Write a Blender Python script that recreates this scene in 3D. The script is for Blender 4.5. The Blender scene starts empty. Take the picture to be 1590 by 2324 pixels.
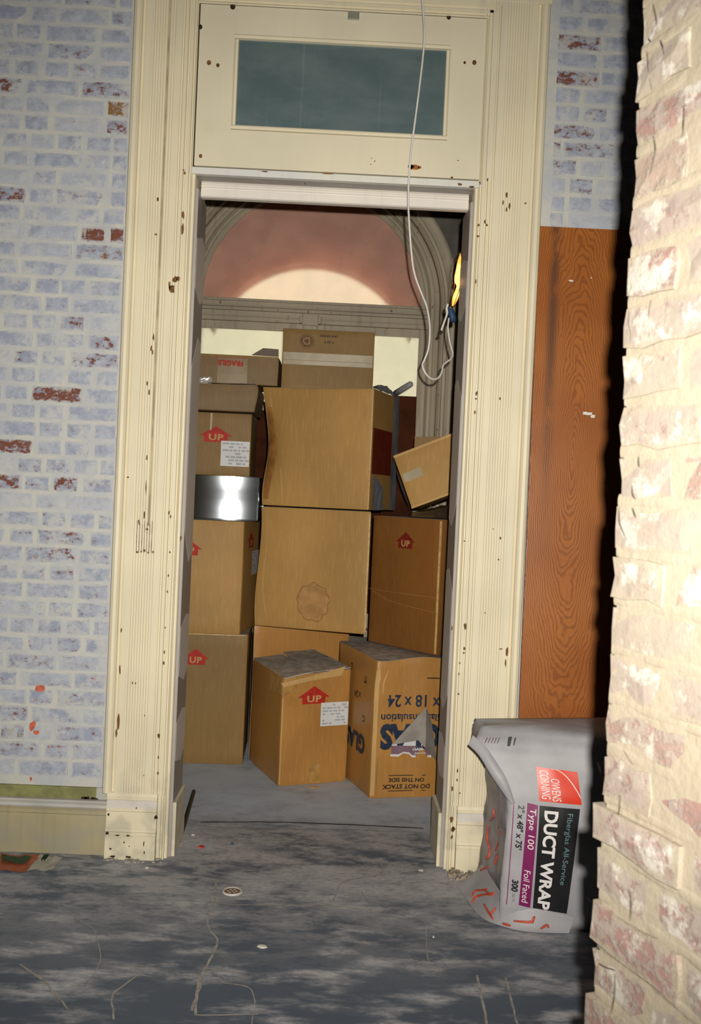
import bpy, bmesh, math, random
from mathutils import Vector, Matrix, noise
R = random.Random(7)
C = bpy.context.scene.collection
S = bpy.context.scene

# ---------------------------------------------------------------- camera, sky, flash, exposure
EYE = Vector((0, -4.03, 1.5118))
def cam_axes(yaw=math.radians(.9347), pitch=math.radians(.9978), roll=math.radians(2.5783)):
    f = Vector((math.sin(yaw)*math.cos(pitch), math.cos(yaw)*math.cos(pitch), -math.sin(pitch)))
    r = Vector((math.cos(yaw), -math.sin(yaw), 0)); u = r.cross(f)
    c, s = math.cos(roll), math.sin(roll)
    return c*r+s*u, c*u-s*r, f
AR, AU, AF = cam_axes()
cd = bpy.data.cameras.new('camera'); cam = bpy.data.objects.new('camera', cd); C.objects.link(cam)
cd.sensor_fit = 'VERTICAL'; cd.sensor_height = 36; cd.sensor_width = 24.6; cd.lens = 2259*36/2324
cd.clip_start = .05; cd.clip_end = 100
cd.dof.use_dof = True; cd.dof.focus_distance = 4.5; cd.dof.aperture_fstop = 9.0
cam.matrix_world = Matrix(((AR.x, AU.x, -AF.x, EYE.x), (AR.y, AU.y, -AF.y, EYE.y), (AR.z, AU.z, -AF.z, EYE.z), (0, 0, 0, 1)))
S.camera = cam
S.view_settings.view_transform = 'Standard'; S.view_settings.look = 'None'
S.view_settings.exposure = 0; S.view_settings.gamma = 1; S.view_settings.use_curve_mapping = False

w = bpy.data.worlds.new('sky'); S.world = w; w.use_nodes = True
w.node_tree.nodes['Background'].inputs[0].default_value = (1.0, .97, .70, 1)
w.node_tree.nodes['Background'].inputs[1].default_value = 3.6

fl = bpy.data.lights.new('camera_flash', 'SPOT'); fo = bpy.data.objects.new('camera_flash', fl); C.objects.link(fo)
fl.energy = 735; fl.color = (1.0, .94, .83); fl.shadow_soft_size = .012
fl.spot_size = math.radians(88); fl.spot_blend = 1.0
fpos = EYE + AR*.046 + AU*.072
fo.matrix_world = Matrix.Translation(fpos) @ cam.matrix_world.to_3x3().to_4x4() @ Matrix.Rotation(math.radians(2.5), 4, 'Y')

# ---------------------------------------------------------------- helpers
def pix(px, py, Y):          # the point of the plane y = Y seen at a pixel of the survey of the photograph
    d = AF + AR*((px-795)/2259) - AU*((py-1162)/2259)
    return EYE + d*((Y+4.03)/d.y)
def pfl(px, py, z=0.0):
    d = AF + AR*((px-795)/2259) - AU*((py-1162)/2259)
    return EYE + d*((z-EYE.z)/d.z)

ORG = {}
def tag(o, label=None, cat=None, group=None, kind=None):
    if label: o['label'] = label
    if cat: o['category'] = cat
    if group: o['group'] = group
    if kind: o['kind'] = kind
    return o
def empty(name, loc, label=None, cat=None, group=None, kind=None):
    o = bpy.data.objects.new(name, None); C.objects.link(o); o.empty_display_size = .05
    o.location = loc; ORG[o.name] = Vector(loc); return tag(o, label, cat, group, kind)
def mesh(name, vs, fs, m, parent=None, smooth=False, bevel=0):
    """one mesh object from world coordinates"""
    me = bpy.data.meshes.new(name)
    po = ORG[parent.name] if parent else Vector((0, 0, 0))
    if parent: o0 = Vector((0, 0, 0))
    else:
        o0 = Vector((sum(v[0] for v in vs)/len(vs), sum(v[1] for v in vs)/len(vs), min(v[2] for v in vs)))
    off = po + o0
    me.from_pydata([(v[0]-off.x, v[1]-off.y, v[2]-off.z) for v in vs], [], fs)
    if bevel:
        bm = bmesh.new(); bm.from_mesh(me)
        bmesh.ops.bevel(bm, geom=[e for e in bm.edges if len(e.link_faces) == 2 and e.calc_face_angle(0) > .5], offset=bevel, segments=2, affect='EDGES', profile=.6)
        bm.to_mesh(me); bm.free()
    me.materials.append(m)
    if smooth: me.polygons.foreach_set('use_smooth', [True]*len(me.polygons))
    me.update()
    o = bpy.data.objects.new(name, me); C.objects.link(o); o.location = o0
    if parent: o.parent = parent
    ORG[o.name] = off
    return o
class MB:
    def __init__(s): s.v = []; s.f = []
    def add(s, vs, fs):
        n = len(s.v); s.v += [tuple(v) for v in vs]; s.f += [tuple(i+n for i in f) for f in fs]; return s
    def box(s, x0, x1, y0, y1, z0, z1):
        return s.hexa([(x0,y0,z0),(x1,y0,z0),(x1,y1,z0),(x0,y1,z0),(x0,y0,z1),(x1,y0,z1),(x1,y1,z1),(x0,y1,z1)])
    def hexa(s, p): return s.add(p, [(0,3,2,1),(4,5,6,7),(0,1,5,4),(1,2,6,5),(2,3,7,6),(3,0,4,7)])
    def tube(s, pts, r, n=8, cap=True):
        pts = [Vector(p) for p in pts]; rr = r if isinstance(r, (list, tuple)) else [r]*len(pts)
        base = len(s.v); up = Vector((.3, .8, .52)).normalized()
        for i, p in enumerate(pts):
            t = (pts[min(i+1, len(pts)-1)]-pts[max(i-1, 0)]).normalized()
            a = t.cross(up).normalized(); b = t.cross(a)
            for k in range(n):
                q = p + (a*math.cos(2*math.pi*k/n)+b*math.sin(2*math.pi*k/n))*rr[i]; s.v.append(tuple(q))
        for i in range(len(pts)-1):
            for k in range(n):
                a0 = base+i*n+k; a1 = base+i*n+(k+1) % n; s.f.append((a0, a1, a1+n, a0+n))
        if cap:
            s.f.append(tuple(base+k for k in range(n))[::-1]); s.f.append(tuple(base+(len(pts)-1)*n+k for k in range(n)))
        return s
    def grid(s, fn, nu, nv):
        b = len(s.v)
        for j in range(nv+1):
            for i in range(nu+1): s.v.append(tuple(fn(i/nu, j/nv)))
        for j in range(nv):
            for i in range(nu):
                a = b+j*(nu+1)+i; s.f.append((a, a+1, a+nu+2, a+nu+1))
        return s
    def poly(s, pts): b = len(s.v); s.v += [tuple(p) for p in pts]; s.f.append(tuple(range(b, b+len(pts)))); return s
    def prism(s, pts, d):        # closed plate: outline pts extruded by vector d
        b = len(s.v); n = len(pts); d = Vector(d)
        s.v += [tuple(p) for p in pts] + [tuple(Vector(p)+d) for p in pts]
        s.f.append(tuple(range(b, b+n))); s.f.append(tuple(range(b+2*n-1, b+n-1, -1)))
        for i in range(n): j = (i+1) % n; s.f.append((b+j, b+i, b+n+i, b+n+j))
        return s
    def o(s, name, m, parent=None, smooth=False, bevel=0): return mesh(name, s.v, s.f, m, parent, smooth, bevel)
def sweep(prof, p0, p1, nx, ny, closed=True):
    """profile (across, out) swept from p0 to p1; nx, ny = world vectors for across and out"""
    m = MB(); p0, p1, nx, ny = map(Vector, (p0, p1, nx, ny)); n = len(prof)
    for p in (p0, p1):
        for a, b in prof: m.v.append(tuple(p+nx*a+ny*b))
    for i in range(n if closed else n-1):
        j = (i+1) % n; m.f.append((i, j, n+j, n+i))
    if closed: m.f.append(tuple(range(n))[::-1]); m.f.append(tuple(range(n, 2*n)))
    return m
def smooth_path(pts, k=6):
    pts = [Vector(p) for p in pts]; out = []
    for i in range(len(pts)-1):
        a, b = pts[i], pts[i+1]; p = pts[i-1] if i else a*2-b; q = pts[i+2] if i+2 < len(pts) else b*2-a
        for t in range(k):
            t /= k; out.append(.5*((2*a)+(b-p)*t+(2*p-5*a+4*b-q)*t*t+(3*a-p-3*b+q)*t**3))
    return out+[pts[-1]]
def fbm(p, o=3):
    v = 0; a = 1
    for _ in range(o): v += a*noise.noise(Vector(p)); p = Vector(p)*2.03; a *= .5
    return v

_fonts = {}
def text2d(s, size=1.0, bold=0.0, align='CENTER', space=1.0, sx=1.0):
    cu = bpy.data.curves.new('t', 'FONT'); cu.body = s; cu.size = size; cu.offset = bold*size; cu.align_x = align; cu.space_character = space
    cu.resolution_u = 3
    ob = bpy.data.objects.new('t', cu); C.objects.link(ob)
    dg = bpy.context.evaluated_depsgraph_get(); me = bpy.data.meshes.new_from_object(ob.evaluated_get(dg))
    bm = bmesh.new(); bm.from_mesh(me); bmesh.ops.triangulate(bm, faces=bm.faces)
    vs = [(v.co.x*sx, v.co.y) for v in bm.verts]; fs = [tuple(v.index for v in f.verts) for f in bm.faces]
    bm.free(); bpy.data.meshes.remove(me); bpy.data.objects.remove(ob); bpy.data.curves.remove(cu)
    ys = [v[1] for v in vs] or [0]; y0 = (min(ys)+max(ys))/2
    return [(x, y-y0) for x, y in vs], fs

# ---------------------------------------------------------------- materials
class NT:
    def __init__(s, name):
        s.m = bpy.data.materials.new(name); s.m.use_nodes = True; s.t = s.m.node_tree; s.n = s.t.nodes; s.b = s.n['Principled BSDF']
        s.pos = s.n.new('ShaderNodeNewGeometry').outputs['Position']
    def put(s, sock, v):
        if isinstance(v, bpy.types.NodeSocket): s.t.links.new(v, sock)
        elif isinstance(v, (tuple, list)) and len(v) == 3 and sock.type == 'RGBA': sock.default_value = (*v, 1)
        else: sock.default_value = v
    def new(s, t, **k):
        n = s.n.new('ShaderNode'+t)
        for a, v in k.items(): setattr(n, a, v)
        return n
    def math(s, op, a, b=0.0, c=0.0):
        n = s.new('Math', operation=op); s.put(n.inputs[0], a); s.put(n.inputs[1], b); s.put(n.inputs[2], c); return n.outputs[0]
    def scale(s, v, sc):
        n = s.new('VectorMath', operation='MULTIPLY'); s.put(n.inputs[0], v); n.inputs[1].default_value = sc; return n.outputs[0]
    def noise(s, scale=5, detail=3, rough=.5, sc=(1, 1, 1), vec=None, dist=0):
        n = s.new('TexNoise'); s.put(n.inputs['Vector'], s.scale(vec or s.pos, sc)); n.inputs['Scale'].default_value = scale
        n.inputs['Detail'].default_value = detail; n.inputs['Roughness'].default_value = rough; n.inputs['Distortion'].default_value = dist
        return n.outputs[0]
    def step(s, v, a, b, lo=0.0, hi=1.0):
        n = s.new('MapRange'); n.interpolation_type = 'SMOOTHSTEP'; s.put(n.inputs[0], v)
        for i, q in zip((1, 2, 3, 4), (a, b, lo, hi)): s.put(n.inputs[i], q)
        return n.outputs[0]
    def mix(s, f, a, b, mode='MIX'):
        n = s.new('Mix', data_type='RGBA', blend_type=mode); s.put(n.inputs[0], f); s.put(n.inputs[6], a); s.put(n.inputs[7], b); return n.outputs[2]
    def bump(s, h, strength=.3, dist=.002):
        n = s.new('Bump'); n.inputs['Strength'].default_value = strength; n.inputs['Distance'].default_value = dist; s.put(n.inputs['Height'], h)
        s.t.links.new(n.outputs[0], s.b.inputs['Normal']); return s
    def xyz(s, v=None):
        n = s.new('SeparateXYZ'); s.put(n.inputs[0], v or s.pos); return n.outputs
    def out(s, col, rough=.6, metal=0.0, spec=.3):
        s.put(s.b.inputs['Base Color'], col); s.put(s.b.inputs['Roughness'], rough); s.put(s.b.inputs['Metallic'], metal)
        s.put(s.b.inputs['Specular IOR Level'], spec); return s.m
def plain(name, col, rough=.6, metal=0.0, spec=.3, var=.12, sc=12):
    t = NT(name); n = t.noise(sc, 4)
    c = t.mix(t.step(n, .3, .7), tuple(max(0, x*(1-var)) for x in col), tuple(min(1, x*(1+var)) for x in col)); t.bump(n, .15)
    return t.out(c, rough, metal, spec)

def brick_mat(name, paint_a, paint_b, pinkish, bare, pale, ax=0, mort=(.46, .475, .49)):
    t = NT(name); oi = t.new('ObjectInfo'); col = t.new('SeparateColor'); t.put(col.inputs[0], oi.outputs['Color'])
    ex, ochre, thick = col.outputs[0], col.outputs[1], col.outputs[2]
    base = t.mix(t.step(t.noise(14, 4), .35, .65), paint_a, paint_b)
    base = t.mix(t.math('MULTIPLY', t.step(t.noise(26, 5, .65), .42, .66), .5), base, pale)
    wear = t.noise(30, 6, .7, (1, 1, 1.5))
    th = t.math('SUBTRACT', .70, t.math('MULTIPLY', ex, .33))
    w1 = t.step(wear, t.math('SUBTRACT', th, .12), t.math('ADD', th, .03))
    w2 = t.step(wear, t.math('ADD', th, .0), t.math('ADD', th, .07))
    red = t.mix(ochre, bare, (.24, .12, .035))
    c = t.mix(t.math('MULTIPLY', w1, .5), base, pinkish); c = t.mix(w2, c, red)
    c = t.mix(t.math('MULTIPLY', t.step(t.noise(48, 6, .75), .53, .68), .55), c, pinkish)
    c = t.mix(t.math('MULTIPLY', thick, .85), c, pale)
    c = t.mix(t.math('MULTIPLY', t.step(t.noise(11, 6, .72), .52, .60), .75), c, t.mix(.5, pale, (.50, .49, .46)))
    tc = t.new('TexCoord'); g = t.xyz(tc.outputs['Generated']); e1 = t.math('MULTIPLY', t.math('MINIMUM', g[ax], t.math('SUBTRACT', 1.0, g[ax])), 2.4); e2 = t.math('MINIMUM', g[2], t.math('SUBTRACT', 1.0, g[2]))
    ed = t.math('ADD', t.math('MINIMUM', e1, e2), t.math('MULTIPLY', t.math('SUBTRACT', t.noise(32, 5, .7), .5), .55))
    c = t.mix(t.math('MULTIPLY', t.step(ed, .17, .06), .92), c, mort)
    t.bump(t.math('ADD', t.noise(45, 5, .65), t.math('MULTIPLY', w2, -.4)), .5, .004)
    return t.out(c, .75, 0, .25)
M = {}
M['brick'] = brick_mat('whitewashed_brick', (.285, .325, .43), (.37, .405, .495), (.25, .20, .24), (.17, .060, .040), (.50, .52, .56))
M['near_brick'] = brick_mat('near_brick', (.215, .180, .160), (.230, .195, .168), (.185, .140, .130), (.20, .125, .110), (.232, .203, .162), 1, (.232, .201, .155))
def mortar(name, a, b, sp):
    t = NT(name); c = t.mix(t.step(t.noise(10, 5, .6), .35, .65), a, b)
    c = t.mix(t.math('MULTIPLY', t.step(t.noise(55, 5, .7), .60, .72), .4), c, sp); t.bump(t.noise(35, 6, .6), .6, .005); return t.out(c, .85, 0, .2)
M['mortar'] = mortar('mortar', (.45, .47, .50), (.53, .53, .50), (.36, .36, .42))
M['near_mortar'] = mortar('near_mortar', (.235, .203, .155), (.250, .216, .165), (.225, .190, .155))

def paint_mat(name, a, b, chip=(.13, .06, .02), th=.79, dirt=(.46, .45, .41), streak=.25):
    t = NT(name)
    c = t.mix(t.step(t.noise(3, 3), .3, .7), a, b)
    c = t.mix(t.math('MULTIPLY', t.step(t.noise(30, 4, .6, (1, 1, .06)), .5, .72), streak), c, dirt)
    low = t.step(t.xyz()[2], .55, .0)
    c = t.mix(t.math('MULTIPLY', t.math('MULTIPLY', low, t.step(t.noise(9, 5), .42, .62)), .5), c, (.30, .29, .25))
    ch = t.step(t.noise(20, 4, .62, (1.6, 1.6, .6)), th, th+.015)
    c = t.mix(ch, c, chip); t.bump(t.math('ADD', t.noise(60, 4, .6, (1, 1, .3)), t.math('MULTIPLY', ch, -1.5)), .25, .0015)
    return t.out(c, .5, 0, .35)
M['cream'] = paint_mat('cream_paint', (.66, .595, .44), (.72, .65, .48))
M['jamb'] = paint_mat('jamb_white_paint', (.68, .64, .60), (.74, .70, .64), streak=.15)
M['jamb_grey'] = paint_mat('jamb_grey_primer', (.30, .27, .25), (.36, .33, .31), streak=.3)
M['sash'] = paint_mat('sash_paint', (.64, .59, .45), (.70, .64, .49), th=.80, streak=.08)
M['lilac'] = paint_mat('lilac_dust_paint', (.56, .53, .52), (.64, .60, .55), streak=.3)
M['edge'] = paint_mat('blue_grey_edge_paint', (.62, .62, .62), (.68, .66, .60), streak=.25)
M['window_paint'] = paint_mat('window_paint', (.42, .365, .28), (.52, .45, .34), chip=(.16, .10, .04), th=.68, dirt=(.33, .27, .17), streak=.7)
M['skirt'] = paint_mat('skirting_paint', (.33, .29, .18), (.40, .35, .22), th=.75, dirt=(.28, .26, .16), streak=.5)
t = NT('green_ledge'); M['green'] = t.out(t.mix(t.step(t.noise(18, 5), .40, .62), (.24, .25, .095), (.17, .18, .075)), .7)
M['ledge'] = paint_mat('ledge_paint', (.40, .40, .40), (.50, .49, .46), streak=.5)
M['chip'] = plain('bare_wood_chip', (.14, .065, .02), .7, var=.5, sc=60)
M['hole'] = plain('dark_hole', (.03, .018, .008), .9, var=.3)
M['shadowgap'] = plain('dark_gap', (.05, .035, .02), .9)

# glass
t = NT('dusty_dark_glass')
c = t.mix(t.step(t.noise(4, 4, .6, (1, 1, 2.2)), .3, .7), (.085, .125, .135), (.12, .165, .175))
c = t.mix(t.math('MULTIPLY', t.step(t.noise(60, 3, .6, (1, 1, .02)), .60, .75), .25), c, (.22, .26, .26))
c = t.mix(t.math('MULTIPLY', t.step(t.noise(120, 3, .6), .66, .75), .3), c, (.16, .18, .18))
t.bump(t.noise(200, 2), .05, .0005); M['dark_glass'] = t.out(c, .22, 0, .5)
def frosted(name, diff, fac, rough):
    t = NT(name); n = t.n; n.remove(t.b)
    rf = n.new('ShaderNodeBsdfRefraction'); rf.inputs['Roughness'].default_value = rough; rf.inputs['IOR'].default_value = 1.12
    rf.inputs['Color'].default_value = (1, .985, .94, 1)
    df = n.new('ShaderNodeBsdfDiffuse'); t.put(df.inputs[0], t.mix(t.step(t.noise(5, 3), .35, .65), diff, tuple(x*1.2 for x in diff)))
    v = n.new('ShaderNodeTexVoronoi'); v.inputs['Scale'].default_value = 75; v.feature = 'DISTANCE_TO_EDGE'; t.t.links.new(t.scale(t.pos, (1, 0, 1)), v.inputs['Vector'])
    bp = n.new('ShaderNodeBump'); bp.inputs['Strength'].default_value = .4; bp.inputs['Distance'].default_value = .003
    t.t.links.new(v.outputs['Distance'], bp.inputs['Height']); t.t.links.new(bp.outputs[0], rf.inputs['Normal'])
    mx = n.new('ShaderNodeMixShader'); mx.inputs[0].default_value = fac
    t.t.links.new(rf.outputs[0], mx.inputs[1]); t.t.links.new(df.outputs[0], mx.inputs[2])
    t.t.links.new(mx.outputs[0], n['Material Output'].inputs[0]); return t.m
M['frosted_pale'] = frosted('pale_frosted_glass', (.55, .52, .42), .62, .48)
M['frosted'] = frosted('wired_frosted_glass', (.80, .47, .38), .60, .48)

# cardboard
def card(name, col, dark=.8, shine=.55, dust_skylit=True):
    t = NT(name); v = t.noise(2.2, 4); fibre = t.noise(90, 3, .6, (1, 1, .12)); 
    c = t.mix(t.step(v, .3, .7), tuple(x*dark for x in col), col)
    c = t.mix(t.math('MULTIPLY', t.step(fibre, .45, .7), .18), c, tuple(min(1, x*1.5) for x in col))
    c = t.mix(t.math('MULTIPLY', t.step(t.noise(7, 5, .7), .58, .75), .3), c, tuple(x*.55 for x in col))
    if dust_skylit:
        g = t.new('NewGeometry'); up = t.step(t.xyz(g.outputs['Normal'])[2], .55, .9)
        c = t.mix(t.math('MULTIPLY', up, t.step(t.noise(9, 5, .6), .2, .5, .6, .95)), c, (.42, .385, .35))  # upward faces: grey dust, lightened to paint in the window skylight
    t.bump(t.math('ADD', t.noise(6, 3), t.math('MULTIPLY', fibre, .15)), .35, .004); return t.out(c, shine, 0, .3)
M['card'] = card('cardboard', (.47, .27, .085))
M['card_b'] = card('cardboard_greyish', (.265, .160, .052))
M['card_c'] = card('cardboard_ruddy', (.46, .225, .060), shine=.4)
M['card_e'] = card('cardboard_dark', (.27, .115, .028), shine=.45)
M['card_d'] = card('cardboard_old', (.225, .145, .066))
M['card_light'] = card('cardboard_flap', (.58, .36, .14), dust_skylit=False)
M['card_edge'] = plain('worn_board_edge', (.60, .40, .17), .6, var=.2, sc=40)
M['board_dust_skylit'] = plain('dusty_skylit_flap', (.42, .385, .345), .8, var=.25, sc=20)  # dust grey with window light on the top flaps painted in
M['ink_red'] = plain('red_ink', (.42, .022, .012), .6, var=.15, sc=40)
M['ink_knock'] = plain('knocked_out_letters', (.50, .29, .12), .6)
M['ink_blue'] = plain('dark_blue_ink', (.018, .028, .06), .55, var=.3, sc=50)
M['ink_black'] = plain('black_ink', (.03, .022, .015), .6, var=.3, sc=40)
M['label'] = plain('white_label', (.66, .67, .68), .5, var=.05)
M['label_ink'] = plain('grey_typing', (.40, .42, .47), .6)
M['tape'] = plain('parcel_tape', (.42, .36, .25), .3, spec=.5, var=.12)
M['tape_clear'] = plain('shiny_tape', (.40, .22, .065), .16, spec=.8, var=.2, sc=25)
M['stain'] = plain('stain_ring', (.20, .10, .028), .7, var=.3, sc=30)
M['stain_fill'] = plain('stain_fill', (.42, .23, .085), .7, var=.15, sc=20)
t = NT('galvanised_steel'); M['steel'] = t.out(t.mix(t.step(t.noise(6, 3, .6), .35, .65), (.60, .66, .74), (.68, .74, .80)), .17, 1.0)
M['grey_plastic'] = plain('grey_plastic', (.22, .23, .26), .35, spec=.5, var=.2)
M['dark_plastic'] = plain('dark_plastic', (.045, .032, .022), .25, spec=.6, var=.3)
M['brown_board'] = plain('dark_brown_board', (.06, .019, .009), .85, spec=.08, var=.35, sc=6)
M['foam'] = plain('grey_foam', (.30, .30, .32), .8, var=.1)
M['cord'] = plain('cord_white', (.62, .60, .58), .5, var=.1)
M['cord_dark'] = plain('cord_dark', (.04, .022, .01), .5)
M['lamp_blue'] = plain('blue_rubber', (.02, .055, .12), .5)
t = NT('glowing_lamp'); t.put(t.b.inputs['Emission Color'], t.mix(t.step(t.noise(22, 2, .5, (1, 1, .5)), .38, .56), (1, .22, .02), (1, .55, .14))); t.b.inputs['Emission Strength'].default_value = 2.2
M['glow'] = t.out((.9, .4, .1), .4)
M['rod'] = plain('black_iron', (.02, .018, .016), .45, spec=.4)
M['white'] = plain('white_enamel', (.55, .53, .50), .4)
M['rust'] = plain('rusty_metal', (.18, .10, .06), .7, var=.4, sc=60)
M['red_scrap'] = plain('red_scrap', (.48, .06, .05), .6)
M['orange'] = plain('orange_splash', (.50, .12, .07), .6, var=.2, sc=50)
M['plaster'] = plain('plaster_chip', (.58, .55, .50), .8)
M['plaster_dirty'] = plain('plaster_dirty', (.26, .22, .17), .9, var=.5, sc=40)
M['lightpaper'] = plain('printed_paper', (.42, .40, .34), .5)
M['greenprint'] = plain('green_print', (.025, .06, .025), .5)
M['orangeprint'] = plain('orange_print', (.36, .10, .045), .5)
M['iron'] = plain('latch_metal', (.33, .33, .27), .4, .4)

# plywood with cathedral grain
t = NT('varnished_plywood'); x, y, z = t.xyz()
dx = t.math('MULTIPLY', t.math('SUBTRACT', x, t.math('ADD', .955, t.math('MULTIPLY', t.math('SUBTRACT', t.noise(1.3, 1), .5), .06))), 6.5)
dz = t.math('SUBTRACT', z, 1.72)
g = t.math('SQRT', t.math('ADD', t.math('MULTIPLY', dx, dx), t.math('MULTIPLY', dz, dz)))
g = t.math('ADD', g, t.math('MULTIPLY', t.noise(8, 3, .5, (1.6, 1, .8)), .26))
g = t.math('ADD', g, t.math('MULTIPLY', t.noise(55, 2, .5, (1, 1, .8)), .022))
ring = t.math('SINE', t.math('MULTIPLY', g, 2*math.pi/.046))
c = t.mix(t.step(t.noise(2.5, 3), .3, .7), (.29, .085, .014), (.38, .128, .026))
c = t.mix(t.math('MULTIPLY', t.step(ring, -.2, 1.0), .55), c, (.15, .045, .010))
c = t.mix(t.math('MULTIPLY', t.step(t.noise(220, 2, .5, (1, 1, .05)), .5, .7), .25), c, (.22, .07, .02))
dk = t.math('MULTIPLY', t.step(t.math('ABSOLUTE', t.math('SUBTRACT', x, .85)), .035, .0), t.step(z, 1.2, 2.3))
c = t.mix(t.math('MULTIPLY', t.math('MULTIPLY', dk, t.step(t.noise(9, 5, .6, (1, 1, .5)), .30, .5)), .8), c, (.075, .035, .022))
t.bump(ring, .08, .001); M['ply'] = t.out(c, .33, 0, .5)

# floor
t = NT('worn_slate_floor')
st = t.noise(4.6, 8, .74, (1, 2.2, 1), dist=.2); pt = t.noise(1.5, 5, .65, (1, 1.5, 1)); fine = t.noise(34, 6, .75, (1, 2.2, 1))
c = t.mix(t.step(st, .42, .57), (.095, .118, .158), (.39, .385, .41))
c = t.mix(t.math('MULTIPLY', t.step(pt, .42, .60), .72), c, (.52, .51, .54))
c = t.mix(t.math('MULTIPLY', t.step(fine, .49, .62), .55), c, (.15, .17, .205))
c = t.mix(t.math('MULTIPLY', t.step(t.noise(60, 4, .7), .62, .72), .35), c, (.42, .41, .40))
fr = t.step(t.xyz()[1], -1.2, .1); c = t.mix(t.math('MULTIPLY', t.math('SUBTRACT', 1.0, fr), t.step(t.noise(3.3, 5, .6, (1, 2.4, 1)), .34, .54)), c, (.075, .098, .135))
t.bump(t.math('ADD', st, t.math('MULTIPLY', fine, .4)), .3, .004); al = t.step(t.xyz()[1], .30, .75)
c = t.mix(t.math('MULTIPLY', al, t.step(t.noise(3, 6, .7), .25, .6, .35, .85)), c, (.56, .66, .80)); M['floor'] = t.out(c, .6, 0, .3)  # dust and bluish window skylight painted into the floor beyond the doorway
M['seam'] = plain('pale_grout', (.30, .275, .25), .85, var=.25, sc=40)
M['back_wall'] = plain('grey_brown_plaster', (.13, .12, .11), .85, var=.35, sc=5)
M['dark_room'] = plain('dark_plaster', (.05, .045, .04), .9)
M['soffit'] = plain('pinkish_infill', (.30, .13, .08), .9)

# ---------------------------------------------------------------- room shell
def st(o, label, cat): return tag(o, label, cat, kind='structure')
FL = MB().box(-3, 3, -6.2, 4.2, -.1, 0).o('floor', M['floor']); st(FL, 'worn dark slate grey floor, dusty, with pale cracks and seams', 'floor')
st(MB().box(-3, 3, -6.2, 4.2, 4.6, 4.7).o('ceiling', M['dark_room']), 'plain ceiling above both rooms, out of the picture', 'ceiling')
st(MB().box(-3.1, -3, -6.2, 4.2, 0, 4.6).o('wall_left', M['back_wall']), 'side wall of the rooms beyond the left edge', 'wall')
st(MB().box(3, 3.1, -6.2, 4.2, 0, 4.6).o('wall_right', M['back_wall']), 'side wall of the rooms beyond the right edge', 'wall')
st(MB().box(-3.1, 3.1, -6.3, -6.2, 0, 4.6).o('wall_front', M['back_wall']), 'wall behind the viewer', 'wall')

WY = .062                       # mortar face of the doorway wall
OX0, OX1, OZ = -.66, .56, 3.52  # rough opening
W = empty('wall_back', (0, WY, 0)); st(W, 'whitewashed brick wall around the tall cream doorway', 'wall')
m = MB(); m.box(-3, OX0, WY, .30, 0, 4.6); m.box(OX1, 3, WY, .30, 0, 4.6); m.box(OX0, OX1, WY, .30, OZ, 4.6)
m.o('mortar', M['mortar'], W)

def brick_geo(l, h, d, seed, rough=.003, bulge=.002):
    """a worn brick lying along +x, height z, outer face at y=-d; origin at the lower left back corner"""
    rr = random.Random(seed); nx = 4 if l > .14 else 3; nz = 2; vs = []; fs = []
    F = []
    for j in range(nz+1):
        row = []
        for i in range(nx+1):
            ex = i in (0, nx); ez = j in (0, nz)
            jx = rr.uniform(-rough, rough); jz = rr.uniform(-rough, rough)
            yy = -d + (rr.uniform(.001, .003) if (ex or ez) else rr.uniform(-bulge, bulge*.5))
            row.append(len(vs)); vs.append((l*i/nx+jx+(rough*.6 if i == 0 else -rough*.6 if i == nx else 0), yy, h*j/nz+jz))
        F.append(row)
    for j in range(nz):
        for i in range(nx): fs.append((F[j][i], F[j][i+1], F[j+1][i+1], F[j+1][i]))
    ring = [F[0][i] for i in range(nx+1)]+[F[j][nx] for j in range(1, nz+1)]+[F[nz][i] for i in range(nx-1, -1, -1)]+[F[j][0] for j in range(nz-1, 0, -1)]
    b0 = len(vs)
    for k in ring: x, y, z = vs[k]; vs.append((x, .012, z))
    n = len(ring)
    for k in range(n): a, b = ring[k], ring[(k+1) % n]; fs.append((b, a, b0+k, b0+(k+1) % n))
    return vs, fs
_bc = {}
def brick_obj(parent, mat, key, seed, origin, axis, l, h, d, rough=.003, bulge=.002, color=(0, 0, 0)):
    """axis 'x': wall facing -y;  axis 'y': wall facing -x"""
    k = (round(l, 2), round(h, 3), seed % 5, axis, key, d)
    if k not in _bc:
        vs, fs = brick_geo(l, h, d, hash((k[0], k[2])) & 0xffff, rough, bulge)
        if axis == 'y': vs = [(y, -x, z) for x, y, z in vs]
        me = bpy.data.meshes.new('brick'); me.from_pydata(vs, [], fs); me.materials.append(mat); me.update(); _bc[k] = me
    o = bpy.data.objects.new('brick', _bc[k]); C.objects.link(o); o.parent = parent
    o.location = Vector(origin)-ORG[parent.name]; o.rotation_euler = (R.uniform(-.012, .012), R.uniform(-.012, .012), R.uniform(-.012, .012))
    o.color = (*color, 1); return o

CH = .0731; Z0 = pix(100, 301, WY).z % CH
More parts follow.
